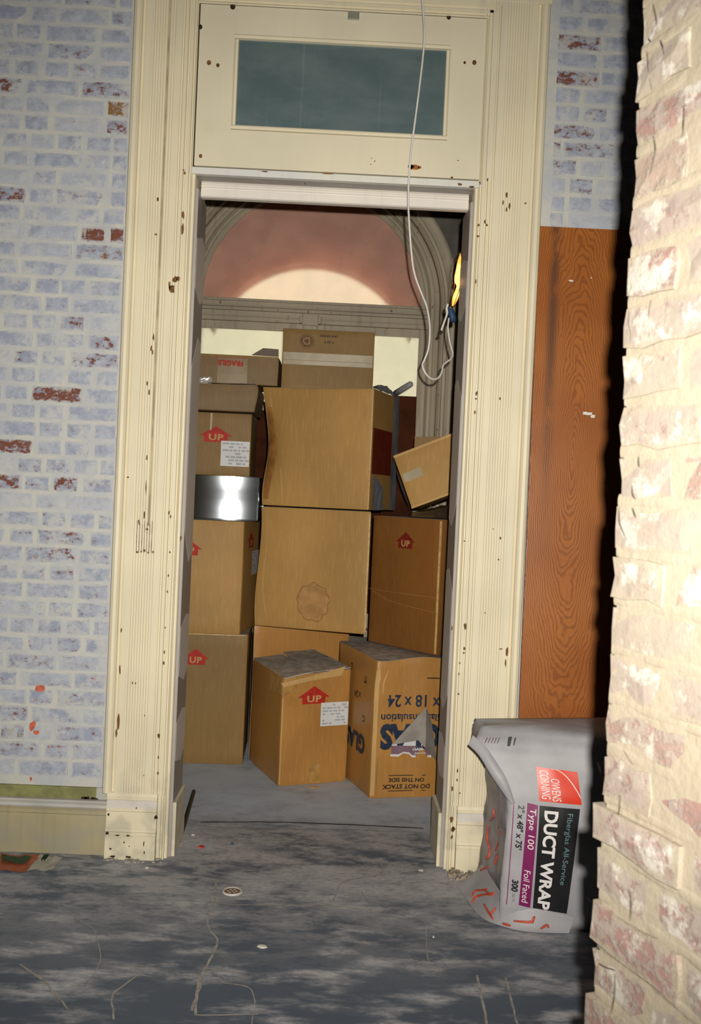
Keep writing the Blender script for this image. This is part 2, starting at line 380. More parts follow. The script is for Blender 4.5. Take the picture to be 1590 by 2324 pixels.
# bare or stained patches of the photograph: pixel, exposure, ochre
SPOTS = [((286, 243), 1.0, 1), ((245, 532), .95, 0), ((182, 893), .95, 0), ((262, 200), .55, 0), ((230, 205), .5, 0), ((265, 578), .45, .7), ((20, 640), .2, 0), ((15, 445), .6, 0), ((110, 390), .25, 0),
         ((15, 195), .6, 0), ((140, 120), .35, 0), ((165, 730), .5, 0), ((225, 775), .45, 0), ((200, 812), .45, 0), ((70, 805), .3, 0), ((10, 1010), .8, 0), ((90, 1050), .35, 0), ((10, 1090), .7, 0), ((145, 1093), .6, 0),
         ((105, 1215), .5, 0), ((95, 1260), .5, 0), ((170, 1300), .4, 0), ((280, 290), .6, 0), ((200, 10), .3, 0), ((160, 1465), .35, 0), ((100, 1490), .5, 0), ((40, 1640), .5, 0), ((180, 1570), .3, 0), ((20, 1510), .4, 0),
         ((100, 1690), .35, 0), ((1262, 165), .7, 0), ((1345, 90), .6, 0), ((1290, 320), .45, 0), ((1250, 370), .5, 0), ((1350, 280), .4, 0), ((1255, 320), .5, 0), ((1340, 410), .4, 0), ((190, 1660), .3, 0)]
SP = [(pix(p[0], p[1], WY), e, oc) for p, e, oc in SPOTS]
nb = 0
def lay_course(z, x0, x1, seed, flip):
    """brick positions (x, l) from the door outward"""
    rr = random.Random(seed*31+5); out = []; x = x1 if flip else x0
    first = True
    while (x > x0+.03) if flip else (x < x1-.03):
        l = rr.choice([.205, .21, .2, .1, .105] if seed % 3 else [.1, .105, .21, .1])
        if first: l = rr.choice([.06, .09, .13, .2]); first = False
        l = min(l, (x-x0) if flip else (x1-x)); out.append((x-l if flip else x, l)); x += -(l+.012) if flip else (l+.012)
    return out
stuffL = MB()
def stuff_brick(mb, ox, oy, oz, l, h, d, seed):
    vs, fs = brick_geo(l, h, d, seed); mb.add([(x+ox, y+oy, z+oz) for x, y, z in vs], fs)
for k in range(0, 62):
    z = Z0 + k*CH + .008; h = CH-.013
    for side in (0, 1):
        if side == 0: cs = lay_course(z, -2.2, -.905, k, True)
        else: cs = lay_course(z, .80, 2.2, k+100, False)
        for x, l in cs:
            xc = x+l/2
            if side == 0: vis = (z > .285 and z < 3.7 and xc > -1.62)
            else: vis = (z > 2.62 and z < 3.7 and xc < 1.22)
            if z < .285 and side == 0: continue
            if side == 1 and z < 2.60: continue
            if vis:
                ex = R.choice([0, 0, .05, .1, .15, .25]); oc = 0; th = R.choice([0, 0, 0, 0, .25, .5]) if R.random() < .6 else 0
                for s, e, o_ in SP:
                    if x-.012 < s.x < x+l+.012 and z-.01 < s.z < z+h+.01: ex = e; oc = o_; th = 0
                if z < 1.5 and side == 0: ex = max(ex, R.uniform(.1, .32))
                brick_obj(W, M['brick'], 'w', R.randrange(99), (x, WY, z), 'x', l, h, .0035, .004, .0015, (ex, oc, th)); nb += 1
            else: stuff_brick(stuffL, x, WY, z, l, h, .0035, R.randrange(999))
so = stuffL.o('brickwork', M['brick'], W); so['kind'] = 'stuff'; so.color = (.12, 0, .08, 1)

# smear of cream plaster between bricks and casing, orange splashes
def blob(mb, c, rx, rz, seed, y, n=10, th=.0012):
    rr = random.Random(seed); pts = []
    for i in range(n):
        a = 2*math.pi*i/n; q = rr.uniform(.55, 1.15); pts.append((c[0]+rx*q*math.cos(a), y, c[1]+rz*q*math.sin(a)))
    mb.prism(pts, (0, th, 0))
for i, (px, py, rx, rz) in enumerate([(90, 1562, .022, .018), (74, 1648, .016, .024), (82, 1662, .012, .012), (70, 1768, .007, .010), (135, 1786, .007, .006), (110, 1695, .005, .004), (138, 1696, .004, .003), (210, 1540, .008, .004), (66, 1455, .004, .003), (78, 1590, .004, .003)]):
    p = pix(px, py, .055); m = MB(); blob(m, (p.x, p.z), rx, rz, i, .0545); m.o('paint_splash', M['orange'], W)
m = MB()
def strip_fn(u, v):
    z = .29+v*3.5; return (-.905+.05*u+(1-u)*.008*noise.noise(Vector((0, 0, z*9))), .0565+.001*u, z)
m.grid(strip_fn, 2, 60); m.o('plaster_strip', M['mortar'], W, True)
m = MB(); m.grid(lambda u, v: (.775+.055*u+u*.008*noise.noise(Vector((5, 0, v*20))), .0565, 2.6+v*1.2), 2, 30); m.o('plaster_strip', M['mortar'], W, True)

# ---------------------------------------------------------------- near brick pier at the right
NX = .418; NY = -2.56
P = empty('wall_right_near', (NX, NY, 0)); P.name = 'wall_near'; ORG['wall_near'] = Vector((NX, NY, 0)); st(P, 'close-up brick wall end at the right edge, ragged and brightly lit', 'wall')
PHI = math.radians(18)
def near(x, y, z):       # the pier face is splayed: distance along it and out of it
    a_, o_ = NY-y, NX-x; return (NX+a_*math.sin(PHI)-o_*math.cos(PHI), NY-a_*math.cos(PHI)-o_*math.sin(PHI), z)
m = MB()
for (x0, x1, y0, y1) in ((NX+.0005, NX+.45, -6.2, NY-.012),):
    m.box(x0, x1, y0, y1, 0, 4.6)
m.v = [near(*v) for v in m.v]; m.o('core', M['near_mortar'], P)
CN = .0731; ZN0 = pix(1385, 688, -2.56).z % CN
for k in range(int(.72/CN), int(2.42/CN)+1):
    z = ZN0+(k-1)*CN+.006; h = CN-.015; y = NY + R.uniform(-.0022, .001)
    low = 1 if z < 1.05 else 0
    if low: y += R.uniform(.002, .012)
    seq = [.125, .205, .21, .1, .2] if k % 2 else [.2, .1, .205, .21, .1]
    for i, l in enumerate(seq):
        l += R.uniform(-.01, .01); prot = (R.uniform(-.002, .003)+ (.006+low*.008 if i == 0 and R.random() < .45 else 0))
        vs, fs = brick_geo(l, h, .0012+max(0, prot)*.6, R.randrange(9999), .0055, .0025)
        # the first brick of a course shows its broken end: close it deeper
        vs = [near(NX+yy if yy < .01 else NX+.06, y-xx, z+zz) for xx, yy, zz in vs]
        o = mesh('brick', vs, fs, M['near_brick'], P)
        o.color = (R.choice([0, .2, .35, .6, .8]) if z > 1.1 else R.uniform(.3, .8), 0, R.choice([0, 0, .3, .6]) if z > 1.1 else 0, 1)
        y -= l+R.uniform(.012, .02)
# lumpy mortar between the courses at the ragged end
for k in range(int(.70/CN), int(2.45/CN)+1):
    z = ZN0+(k-1)*CN-.004; m = MB(); y0 = NY+R.uniform(-.006, -.002); L = .5; sd = R.random()*50
    def fn(u, v):
        a = v*math.pi; yy = y0-u*L; out = .0018+.0012*noise.noise(Vector((u*14, sd, 0)))
        return (NX-out*math.sin(a)*1.2+.002, yy, z+.0055-.0105*math.cos(a)*(1+.35*noise.noise(Vector((u*11, sd, 3)))) + .004*noise.noise(Vector((u*6, sd, 9))))
    m.grid(fn, 24, 5)
    m.box(NX+.001, NX+.06, y0-.02, y0, z-.004, z+.014); m.v = [near(*v) for v in m.v]; o = m.o('mortar_joint', M['near_mortar'], P, True)
M['crack'] = plain('crack_shadow', (.035, .018, .022), .9)
# cracks: thin dark slots between the first and the second brick of the courses
CR = [[(1480, 8), (1488, 50), (1482, 62), (1470, 85), (1475, 95)], [(1496, 90), (1504, 115), (1509, 145)], [(1466, 115), (1470, 160), (1477, 205)], [(1550, 225), (1549, 270), (1547, 310)], [(1481, 308), (1485, 340), (1479, 370), (1472, 400)],
      [(1466, 600), (1456, 638), (1461, 655), (1468, 665)], [(1426, 706), (1425, 730), (1430, 760), (1428, 785)], [(1475, 680), (1471, 720), (1472, 770)], [(1447, 1035), (1447, 1050), (1449, 1060)], [(1433, 1100), (1433, 1120), (1440, 1134)],
      [(1403, 1150), (1403, 1180), (1409, 1200), (1420, 1225)], [(1432, 1150), (1441, 1175)], [(1354, 1728), (1362, 1755)], [(1413, 1700), (1422, 1718), (1438, 1740)], [(1405, 1805), (1404, 1830), (1402, 1850), (1406, 1868)],
      [(1358, 1890), (1362, 1912), (1375, 1932), (1388, 1952), (1402, 1968)], [(1328, 2036), (1343, 2052), (1346, 2068), (1352, 2075)], [(1425, 2015), (1430, 2045), (1428, 2090)], [(1352, 2170), (1358, 2186), (1375, 2196), (1391, 2201), (1397, 2210)], [(1394, 2215), (1392, 2260), (1385, 2300)],
      [(1404, 512), (1400, 515), (1395, 516), (1386, 515)]]
for c_ in CR:
    pts = []
    for px, py in c_:
        d = AF + AR*((px-795)/2259) - AU*((py-1162)/2259); nn_ = Vector((-math.cos(PHI), -math.sin(PHI), 0)); q = EYE + d*((Vector((NX, NY, 0))+nn_*.0055-EYE).dot(nn_)/d.dot(nn_)); pts.append(q)
    pts = smooth_path(pts, 3); m = MB(); n = len(pts); vs = []
    for i, q in enumerate(pts):
        t_ = i/(n-1); wd = .0006*(1-abs(2*t_-1)**2)+.0002
        wd *= 1+.5*noise.noise(Vector((i*.7, q.z*40, 0)))
        vs += [(q.x, q.y-wd*1.6, q.z), (q.x, q.y+wd*1.6, q.z)]
    fs = [(2*i, 2*i+1, 2*i+3, 2*i+2) for i in range(n-1)]; nn = len(vs)
    vs2 = vs+[(x+.0015, y, z) for x, y, z in vs]; fs2 = fs+[tuple(a+nn for a in f[::-1]) for f in fs]
    mesh('crack', vs2, fs2, M['crack'], P)

# ---------------------------------------------------------------- doorway casing (door_1)
D = empty('door_1', (0, 0, 0)); st(D, 'tall doorway with fluted cream casings, plinth blocks and chipped paint', 'doorway')
ZT = 3.515; PZ = .262
def casing_profile(s):
    """(across, out) for a casing; across runs from the opening (0) outwards"""
    p = [(0, -.055), (0, .006), (.004, .010), (.008, .002), (.012, .002), (.014, .012), (.028, .012), (.0305, .003), (.034, .003), (.037, .013), (.050, .013), (.054, .006), (.058, .006), (.061, .012)]
    a = .088
    for i in range(9):
        x = a+i*.0104; p += [(x, .012), (x+.0022, .0097), (x+.0050, .0092), (x+.0074, .0098), (x+.0096, .012)]
    p += [(.185, .012), (.207, .012), (.2095, .0), (.2155, -.004), (.221, .0), (.224, .010), (.232, .018), (.243, .020), (.254, .014), (.258, .004), (.262, -.02), (.262, -.055)]
    return p
for side, x0, sgn in ((0, -.629, -1), (1, .521, 1)):
    prof = [(a, b) for a, b in casing_profile(side)]
    if sgn < 0: prof = prof[::-1]
    m = sweep(prof, (x0, 0, PZ), (x0, 0, ZT if side else 4.0), (sgn, 0, 0), (0, -1, 0)); m.o('casing', M['cream'], D)
    # flat band above the flutes
    xa, xb = sorted((x0+sgn*.0, x0+sgn*.262)); 
    if side: MB().box(xa, xb, -.012, .055, ZT, 4.0).o('corner_block', M['cream'], D, bevel=.002)
    # plinth block: base mouldings one above another
    xa, xb = sorted((x0+sgn*.033, x0+sgn*.236))
    pl = empty('plinth_block', (0, 0, 0)); pl.parent = D; ORG[pl.name] = Vector((0, 0, 0))
    hp = [(-.02, 0), (.028, 0), (.028, .095), (.022, .100), (.022, .108), (.026, .112), (.022, .120), (.017, .126), (.017, .190), (.021, .194), (.021, .203), (.015, .208), (.015, .236), (.019, .240), (.019, .246), (.014, .252), (.011, PZ+.003), (-.02, PZ+.003)]
    sweep([(a, b) for a, b in hp], (xa, 0, 0), (xb, 0, 0), (0, -1, 0), (0, 0, 1)).o('base_block', M['cream'], pl, bevel=0)
    MB().box(xa+.001, xb-.001, -.0178, -.015, .205, .238).o('dust_band', M['lilac'], pl)
    # thin inner strip that runs to the floor
    sweep([(0, -.05), (0, .008), (.006, .011), (.011, .003), (.015, .003), (.018, .012), (.031, .012), (.033, -.05)] if sgn > 0 else [(0, -.05), (0, .008), (.006, .011), (.011, .003), (.015, .003), (.018, .012), (.031, .012), (.033, -.05)][::-1], (x0, 0, 0), (x0, 0, PZ), (sgn, 0, 0), (0, -1, 0)).o('casing_foot', M['cream'], D)
    # jamb: face strip, stop and reveal
    jx = x0 - sgn*.0125
    sweep([(0, -.29), (0, -.012), (.003, -.006), (.0125, -.006), (.0125, -.29)] if sgn > 0 else [(0, -.29), (0, -.012), (.003, -.006), (.0125, -.006), (.0125, -.29)][::-1], (jx, 0, 0), (jx, 0, 2.785), (sgn, 0, 0), (0, -1, 0)).o('jamb_strip', M['cream'], D)
    jj = x0 - sgn*.024; m = MB(); xa, xb = sorted((jj, jj+sgn*.0115)); m.box(xa, xb, .026, .27, 0, 2.72); m.o('jamb', M['jamb_grey'], D)
    # white paint left on the grey primed jamb, in ragged sheets
    rng = ([(2.78, .02, 2.47, 2.27)] if False else [])
    zs = [(2.56, 2.28), (2.14, 1.20), (.98, .70), (.58, .36)] if side == 0 else [(2.52, 2.26), (2.02, 1.40), (1.22, .62), (.52, .34)]
    for za, zb in zs:
        pts = []; n = 14
        for i in range(n+1):
            z = zb+(za-zb)*i/n; e = 1-min(i, n-i)/2.0 if min(i, n-i) < 2 else 0
            pts.append((.030+e*.14+.012*noise.noise(Vector((side*7, z*22, 1))), z))
        back = [(.268, za-.015), (.268, zb+.03)]
        xx = jj-sgn*.0008
        MB().prism([(xx, y, z) for y, z in pts+back], (-sgn*.0006, 0, 0)).o('paint_sheet', M['jamb'], D)
    # foot block of the jamb
    xa, xb = sorted((jj, jj-sgn*.0145)); MB().box(xa, xb, .028, .285, 0, .222).o('jamb_foot', M['cream'], D, bevel=.003)
# head of the opening
MB().box(-.6405, .5335, -.006, .02, 2.770, 2.797).o('head_strip', M['edge'], D, bevel=.0015)
sweep([(0, 0), (0, .03), (.008, .036), (.012, .030), (.016, .036), (.024, .036), (.027, .030), (.031, .030), (.034, .038), (.062, .038), (.066, .03), (.066, 0)][::-1], (-.604, .12, 2.770), (.496, .12, 2.770), (0, 0, -1), (0, -1, 0)).o('head_moulding', M['jamb'], D)
MB().box(-.64, .535, .02, .29, 2.770, 2.80).o('head_jamb', M['jamb_grey'], D)
# outer casing head above the transom light and its mitred moulding
fm = [(0, .0), (.0, -.004), (.004, -.010), (.010, -.004), (.016, -.004), (.019, -.012), (.029, -.012), (.033, -.006), (.040, -.006), (.044, -.014), (.050, -.014)]
zt = 3.449
def frame_run(pts_fn, name, mat, parent):
    m = MB(); n = len(fm)
    for c in pts_fn:
        for a, b in fm: m.v.append(c(a, b))
    for k in range(len(pts_fn)-1):
        for i in range(n-1): m.f.append((k*n+i, (k+1)*n+i, (k+1)*n+i+1, k*n+i+1))
    return m.o(name, mat, parent)
frame_run([lambda a, b: (-.629-a*.4, b, zt+a), lambda a, b: (.529+a, b, zt+a), lambda a, b: (.529+a, b, 2.80)], 'head_casing_moulding', M['cream'], D)
MB().box(-.65, .60, -.010, .055, zt+.050, 4.0).o('head_casing', M['cream'], D)
MB().box(-.64, .535, .012, .055, 2.79, 3.5).o('frame_back', M['hole'], D)

p, q = pix(378, 200, -.013), pix(329, 1180, -.013)
MB().box(p.x-.0035, p.x+.0035, -.0128, -.010, 1.35, 3.6).o('board_joint', plain('open_joint', (.42, .35, .22), .8, var=.3, sc=9), D)
# chips of lost paint, joined: nobody would pick them apart
def chips(parent, lst, mat, y, name='paint_chip'):
    m = MB()
    for i, (px, py, wpx, hpx) in enumerate(lst):
        p = pix(px, py, y); n = 9; rr = random.Random(i*7+int(px)); pts = []
        for k in range(n):
            a = 2*math.pi*k/n; q = rr.uniform(.6, 1.2); pts.append((p.x+wpx/2/560*q*math.cos(a), y, p.z+hpx/2/560*q*math.sin(a)))
        m.prism(pts, (0, .0015, 0))
    o = m.o(name, mat, parent); o['kind'] = 'stuff'; return o
CHL = [(415, 487, 6, 22), (414, 520, 6, 26), (390, 655, 14, 26), (396, 635, 12, 18), (404, 632, 8, 12), (384, 648, 5, 26), (358, 452, 5, 9), (354, 532, 6, 4), (419, 392, 4, 8), (416, 386, 3, 5), (348, 765, 4, 20), (346, 800, 4, 12), (343, 790, 4, 14), (334, 870, 4, 12), (338, 890, 4, 14), (333, 1040, 4, 14), (331, 1105, 3, 34),
       (327, 1170, 4, 20), (383, 1163, 4, 10), (387, 1172, 4, 9), (410, 1222, 4, 16), (315, 1185, 4, 14), (333, 1201, 6, 5), (327, 1250, 6, 6), (311, 1253, 4, 5), (320, 1252, 4, 4), (336, 1254, 4, 5), (347, 1253, 4, 6), (385, 1253, 4, 6), (382, 1306, 4, 7), (380, 1343, 4, 7), (290, 1083, 5, 4), (375, 1425, 3, 4), (373, 1480, 3, 8), (371, 1505, 5, 10),
       (275, 1430, 4, 10), (272, 1520, 4, 30), (268, 1640, 6, 40), (264, 1665, 5, 20), (300, 1550, 3, 5), (307, 1551, 3, 4), (328, 1624, 3, 5), (360, 1670, 6, 12), (359, 1719, 4, 7), (358, 1755, 4, 8), (326, 1760, 2, 4)]
chips(D, CHL, M['chip'], -.0145)
CHR = [(1149, 442, 5, 14), (1141, 460, 4, 14), (1149, 475, 5, 12), (1156, 468, 5, 16), (1192, 461, 5, 5), (1100, 503, 4, 12), (1104, 511, 5, 7), (1106, 408, 4, 8), (1089, 415, 4, 8), (1085, 511, 6, 8), (1084, 536, 6, 6), (1079, 638, 3, 12), (1134, 904, 4, 9), (1081, 893, 5, 10), (1080, 905, 5, 5), (1077, 935, 4, 12), (1135, 1221, 4, 7), (1131, 1270, 4, 5), (1054, 1228, 5, 3),
       (1119, 1201, 2, 4), (1100, 1391, 3, 4), (1055, 1422, 7, 14), (1053, 1472, 6, 8), (1052, 1482, 5, 5), (1137, 1473, 8, 4), (1150, 1480, 5, 30), (1147, 1505, 4, 20), (1025, 1425, 3, 12), (1043, 1505, 4, 7), (1041, 1530, 3, 8), (1040, 1575, 4, 6), (1038, 1750, 4, 10), (1037, 1770, 5, 6), (1043, 1800, 4, 5), (1025, 1790, 5, 12), (1024, 1860, 9, 16), (1028, 1882, 10, 16), (1025, 1900, 6, 12)]
chips(D, CHR, M['chip'], -.0145)
chips(D, [(1028, 1880, 5, 9), (353, 1855, 9, 10), (246, 1849, 5, 7), (309, 1834, 3, 4), (243, 1891, 8, 8), (266, 1896, 12, 3), (290, 1897, 10, 4), (281, 1912, 4, 4), (293, 1921, 3, 3), (250, 1927, 6, 5), (326, 1915, 3, 14), (327, 1935, 3, 10), (255, 1944, 14, 5), (290, 1945, 14, 5)], M['hole'], -.0293)
# rubbed patch with reeds laid bare on the left casing
m = MB()
for i in range(7):
    p = pix(312+i*5.6, 1182+(i % 3)*4, -.0122); q = pix(311+i*5.6, 1255, -.0122); m.box(p.x-.0013, p.x+.0013, -.0135, -.012, q.z, p.z)
o = m.o('rubbed_patch', M['plaster_dirty'], D); o['kind'] = 'stuff'

# ---------------------------------------------------------------- transom light (window_1)
T1 = empty('window_1', (-.05, 0, 2.80)); st(T1, 'fixed transom light with dusty dark glass above the doorway', 'transom window')
gx0, gx1, gz0, gz1 = -.463, .366, 2.972, 3.313
SX0, SX1, SZ0, SZ1 = -.6235, .5265, 2.803, 3.446
m = MB()
f_ = -.004; b_ = .012
m.box(SX0, SX1, f_, b_, gz1+.02, SZ1); m.box(SX0, SX1, f_, b_, SZ0, gz0-.02); m.box(SX0, gx0-.02, f_, b_, gz0-.02, gz1+.02); m.box(gx1+.02, SX1, f_, b_, gz0-.02, gz1+.02)
m.o('sash_frame', M['sash'], T1, bevel=.0008)
for nm, a, b, c, d_ in (('glazing_bead', gx0-.02, gx1+.02, gz1, gz1+.02), ('glazing_bead', gx0-.02, gx1+.02, gz0-.02, gz0), ('glazing_bead', gx0-.02, gx0, gz0, gz1), ('glazing_bead', gx1, gx1+.02, gz0, gz1)):
    hz = (b-a) > (d_-c)
    if hz: sweep([(0, -.01), (0, .006), (.004, .009), (.008, .003), (.014, .003), (.018, .007), (.02, -.01)][::-1] if c >= gz1 else [(.02, -.01), (.02, .006), (.016, .009), (.012, .003), (.006, .003), (.002, .007), (0, -.01)], (a, 0, c if c < gz1 else c+.02), (b, 0, c if c < gz1 else c+.02), (0, 0, 1 if c < gz1 else -1), (0, -1, 0)).o(nm, M['sash'], T1)
    else:
        s_ = 1 if a < 0 else -1; xx = a if a < 0 else b
        pr = [(0, -.01), (0, .006), (.004, .009), (.008, .003), (.014, .003), (.018, .007), (.02, -.01)]
        sweep(pr if s_ > 0 else pr[::-1], (xx, 0, c), (xx, 0, d_), (s_, 0, 0), (0, -1, 0)).o(nm, M['sash'], T1)
MB().box(gx0-.004, gx1+.004, .004, .008, gz0-.004, gz1+.004).o('glass', M['dark_glass'], T1)
p = pix(802, 37, -.006); MB().box(p.x-.023, p.x+.023, -.012, -.004, p.z-.015, p.z+.017).o('latch_plate', M['iron'], T1, bevel=.002)
for px, py, r in ((474, 142, 5), (494, 148, 4), (1054, 142, 3), (1076, 142, 5), (455, 354, 4), (528, 15, 6), (454, 61, 5), (1018, 39, 5)):
    q = pix(px, py, -.0045); m = MB(); m.prism([(q.x+r/560*math.cos(a*math.pi/5), -.0047, q.z+r*1.15/560*math.sin(a*math.pi/5)) for a in range(10)], (0, .002, 0)); m.o('screw_hole', M['chip' if r < 6 and py > 100 else 'hole'], T1)
chips(T1, [(941, 379, 26, 11), (932, 378, 14, 14), (952, 380, 10, 7), (843, 359, 3, 3), (841, 373, 3, 3), (850, 366, 3, 4), (1039, 364, 5, 3)], plain('orange_wood', (.28, .10, .02), .7, var=.3, sc=60), -.0052)
chips(D, [(1043, 418, 10, 6), (1025, 403, 7, 5), (600, 389, 20, 3), (1070, 424, 12, 6), (692, 417, 5, 3), (745, 394, 30, 3)], M['chip'], -.0072, 'head_chip')
# gap line round the sash is real: a dark recess
MB().box(SX0-.0028, SX0, .002, .012, SZ0, SZ1).o('gap', M['shadowgap'], T1)

# ---------------------------------------------------------------- skirting and ledge left of the door, skirting right of it
B1 = empty('baseboard_left', (-1.9, .03, 0)); st(B1, 'cream skirting board with green ledge left of the door', 'skirting')
sweep([(0, 0), (.05, 0), (.05, .150), (.046, .156), (.046, .160), (.052, .164), (.052, .178), (.04, .186), (0, .190)], (-2.9, .062, 0), (-.866, .062, 0), (0, -1, 0), (0, 0, 1)).o('board', M['skirt'], B1)
sweep([(0, 0), (.046, 0), (.050, .006), (.046, .016), (.036, .022), (.032, .028), (0, .030)], (-2.9, .062, .186), (-.868, .062, .186), (0, -1, 0), (0, 0, 1)).o('cap_moulding', M['ledge'], B1)
MB().box(-2.9, -.925, .050, .070, .214, .262).o('green_band', M['green'], B1, bevel=.003)
MB().box(-.925, -.868, .050, .070, .214, .262).o('band_end', M['ledge'], B1, bevel=.003)
p = pix(203, 1815, .045); m = MB()
for i in range(5): blob(m, (p.x-.025+i*.013, p.z+R.uniform(-.004, .004)), .014, .010, i, .0485)
m.o('rotten_patch', M['hole'], B1)
B2 = empty('baseboard_right', (1.9, .03, 0)); st(B2, 'cream skirting board behind the plywood right of the door', 'skirting')
sweep([(0, 0), (.022, 0), (.022, .15), (.018, .17), (0, .18)], (.79, .062, 0), (2.9, .062, 0), (0, -1, 0), (0, 0, 1)).o('board', M['skirt'], B2)

# ---------------------------------------------------------------- floor details
def ribbon(pts, wd, mat, name, parent, z=.0009):
    pts = smooth_path(pts, 5); n = len(pts); vs = []
    for i, q in enumerate(pts):
        t_ = (pts[min(i+1, n-1)]-pts[max(i-1, 0)]).normalized(); s_ = Vector((-t_.y, t_.x, 0)); k = wd*(.6+.6*abs(noise.noise(q*9+Vector((i*.3, 0, 0)))))
        j = s_*(.004*noise.noise(q*25))
        vs += [tuple(q+j+s_*k), tuple(q+j-s_*k)]
    vs = [(x, y, z) for x, y, _ in vs]; nn = len(vs); fs = [(2*i, 2*i+1, 2*i+3, 2*i+2) for i in range(n-1)]
    vs += [(x, y, z-.0008) for x, y, _ in vs]; fs += [tuple(a+nn for a in f[::-1]) for f in fs]
    return mesh(name, vs, fs, mat, parent)
k1 = lambda l: [(400+x/1.767, 1880+y/1.767) for x, y in l]
k2 = lambda l: [(x/2.515, 1400+y/2.515) for x, y in l]
SE = [(k1([(160, 205), (150, 300), (130, 330), (130, 400), (165, 455), (125, 545), (90, 620), (80, 690), (75, 750)]), .005), (k1([(150, 300), (300, 307), (430, 310), (620, 310), (780, 330)]), .0028), (k1([(820, 140), (815, 185), (670, 215), (630, 290)]), .0035),
      (k1([(1000, 400), (1010, 530), (1060, 590)]), .002), (k1([(1205, 590), (1225, 690), (1245, 784)]), .005), (k1([(1320, 600), (1345, 700), (1365, 784)]), .004), (k1([(120, 560), (180, 570), (260, 580)]), .002), (k1([(180, 620), (305, 650), (305, 784)]), .0025), (k1([(80, 750), (200, 748), (330, 745)]), .003),
      (k1([(740, 250), (780, 320), (770, 380)]), .002), (k1([(100, 265), (140, 290)]), .003), (k2([(110, 1985), (250, 2080), (310, 2150), (390, 2240)]), .0045), (k2([(400, 1690), (470, 1750), (540, 1800), (570, 1970), (480, 2110)]), .0022), (k2([(570, 1970), (770, 1990), (1000, 1985)]), .0028), (k2([(1157, 2060), (1110, 2200), (1090, 2250)]), .006),
      (k2([(780, 2050), (690, 2120), (640, 2170), (650, 2300)]), .004), ([(450, 1876), (600, 1881), (800, 1884), (965, 1890)], .004)]
for si, (l, wd) in enumerate(SE): ribbon([pfl(*q) for q in l], wd, M['seam'], 'seam', FL, .0009+si*.00006)
ribbon([pfl(455, 1866), pfl(620, 1866), pfl(800, 1872), pfl(960, 1880)], .008, plain('dark_groove', (.06, .06, .062), .8), 'groove', FL)

# rod
a, b = pfl(440, 1795, .010), pfl(411, 1894, .010)
m = MB(); m.tube([b, b.lerp(a, .02), b.lerp(a, .98), a], [.008, .010, .010, .008], 10); o = m.o('iron_rod', M['rod'], None, True); tag(o, 'black iron rod lying on the floor inside the doorway', 'rod')
# round cover
c0 = pfl(527, 2024); dr = empty('floor_cover', c0, 'small round white-rimmed cover plate set on the dark floor', 'cover')
m = MB(); n = 28; prof = [(.0385, 0), (.0385, .004), (.036, .0055), (.031, .0055), (.029, .003)]
for i in range(n):
    a = 2*math.pi*i/n
    for r_, z_ in prof: m.v.append((c0.x+r_*math.cos(a), c0.y+r_*math.sin(a), z_))
k = len(prof)
for i in range(n):
    j = (i+1) % n
    for q in range(k-1): m.f.append((i*k+q, j*k+q, j*k+q+1, i*k+q+1))
m.o('rim', M['white'], dr, True)
m = MB(); m.prism([(c0.x+.0292*math.cos(2*math.pi*i/n), c0.y+.0292*math.sin(2*math.pi*i/n), .0005) for i in range(n)], (0, 0, .002)); m.o('plate', M['rust'], dr)
m = MB()
for i in range(7):
    a = i*2*math.pi/6; r_ = .016 if i < 6 else 0; m.prism([(c0.x+r_*math.cos(a)+.0045*math.cos(q*math.pi/4), c0.y+r_*math.sin(a)+.0045*math.sin(q*math.pi/4), .0026) for q in range(8)], (0, 0, .001))
o = m.o('bolt_head', M['white'], dr); o['kind'] = 'stuff'
# scraps
def scrap(name, px, py, rx, ry, mat, label, cat, seed, th=.004, z=0, group=None):
    c = pfl(px, py); rr = random.Random(seed); pts = [(c.x+rx*rr.uniform(.6, 1.1)*math.cos(a*math.pi/5), c.y+ry*rr.uniform(.6, 1.1)*math.sin(a*math.pi/5), z) for a in range(10)]
    m = MB(); top = [(c.x+(p[0]-c.x)*.75, c.y+(p[1]-c.y)*.75, th*rr.uniform(.7, 1.2)) for p in pts]; m.v = pts+top
    m.f = [tuple(range(9, -1, -1)), tuple(range(10, 20))]+[(i, (i+1) % 10, 10+(i+1) % 10, 10+i) for i in range(10)]
    return tag(m.o(name, mat), label, cat, group)
scrap('red_scrap', 457, 1922, .017, .02, M['red_scrap'], 'small red scrap on the floor in front of the left door jamb', 'scrap', 3)
scrap('plaster_chip', 595, 2149, .022, .012, M['plaster'], 'white plaster chip alone in the middle of the front floor', 'chip', 4)
scrap('plaster_chip', 955, 1976, .012, .01, M['plaster'], 'small white plaster chip near the foot of the right jamb', 'chip', 5)
scrap('plaster_chip', 333, 1970, .008, .009, M['plaster'], 'small white plaster chip below the left plinth block', 'chip', 6)
scrap('plaster_chip', 983, 2127, .005, .006, M['plaster'], 'tiny white plaster chip on the bare floor left of the sack', 'chip', 7)
scrap('plaster_chip', 438, 1895, .011, .012, M['plaster'], 'white plaster crumb beside the lower end of the iron rod', 'chip', 8)
scrap('dark_pebble', 526, 1916, .010, .012, M['lamp_blue'], 'dark blue pebble on the floor beside the red scrap', 'pebble', 9)
sc_ = scrap('carton_scrap', 712, 1787, .045, .018, M['card_c'], 'torn cardboard scrap on the floor under the front carton', 'scrap', 12, .006)
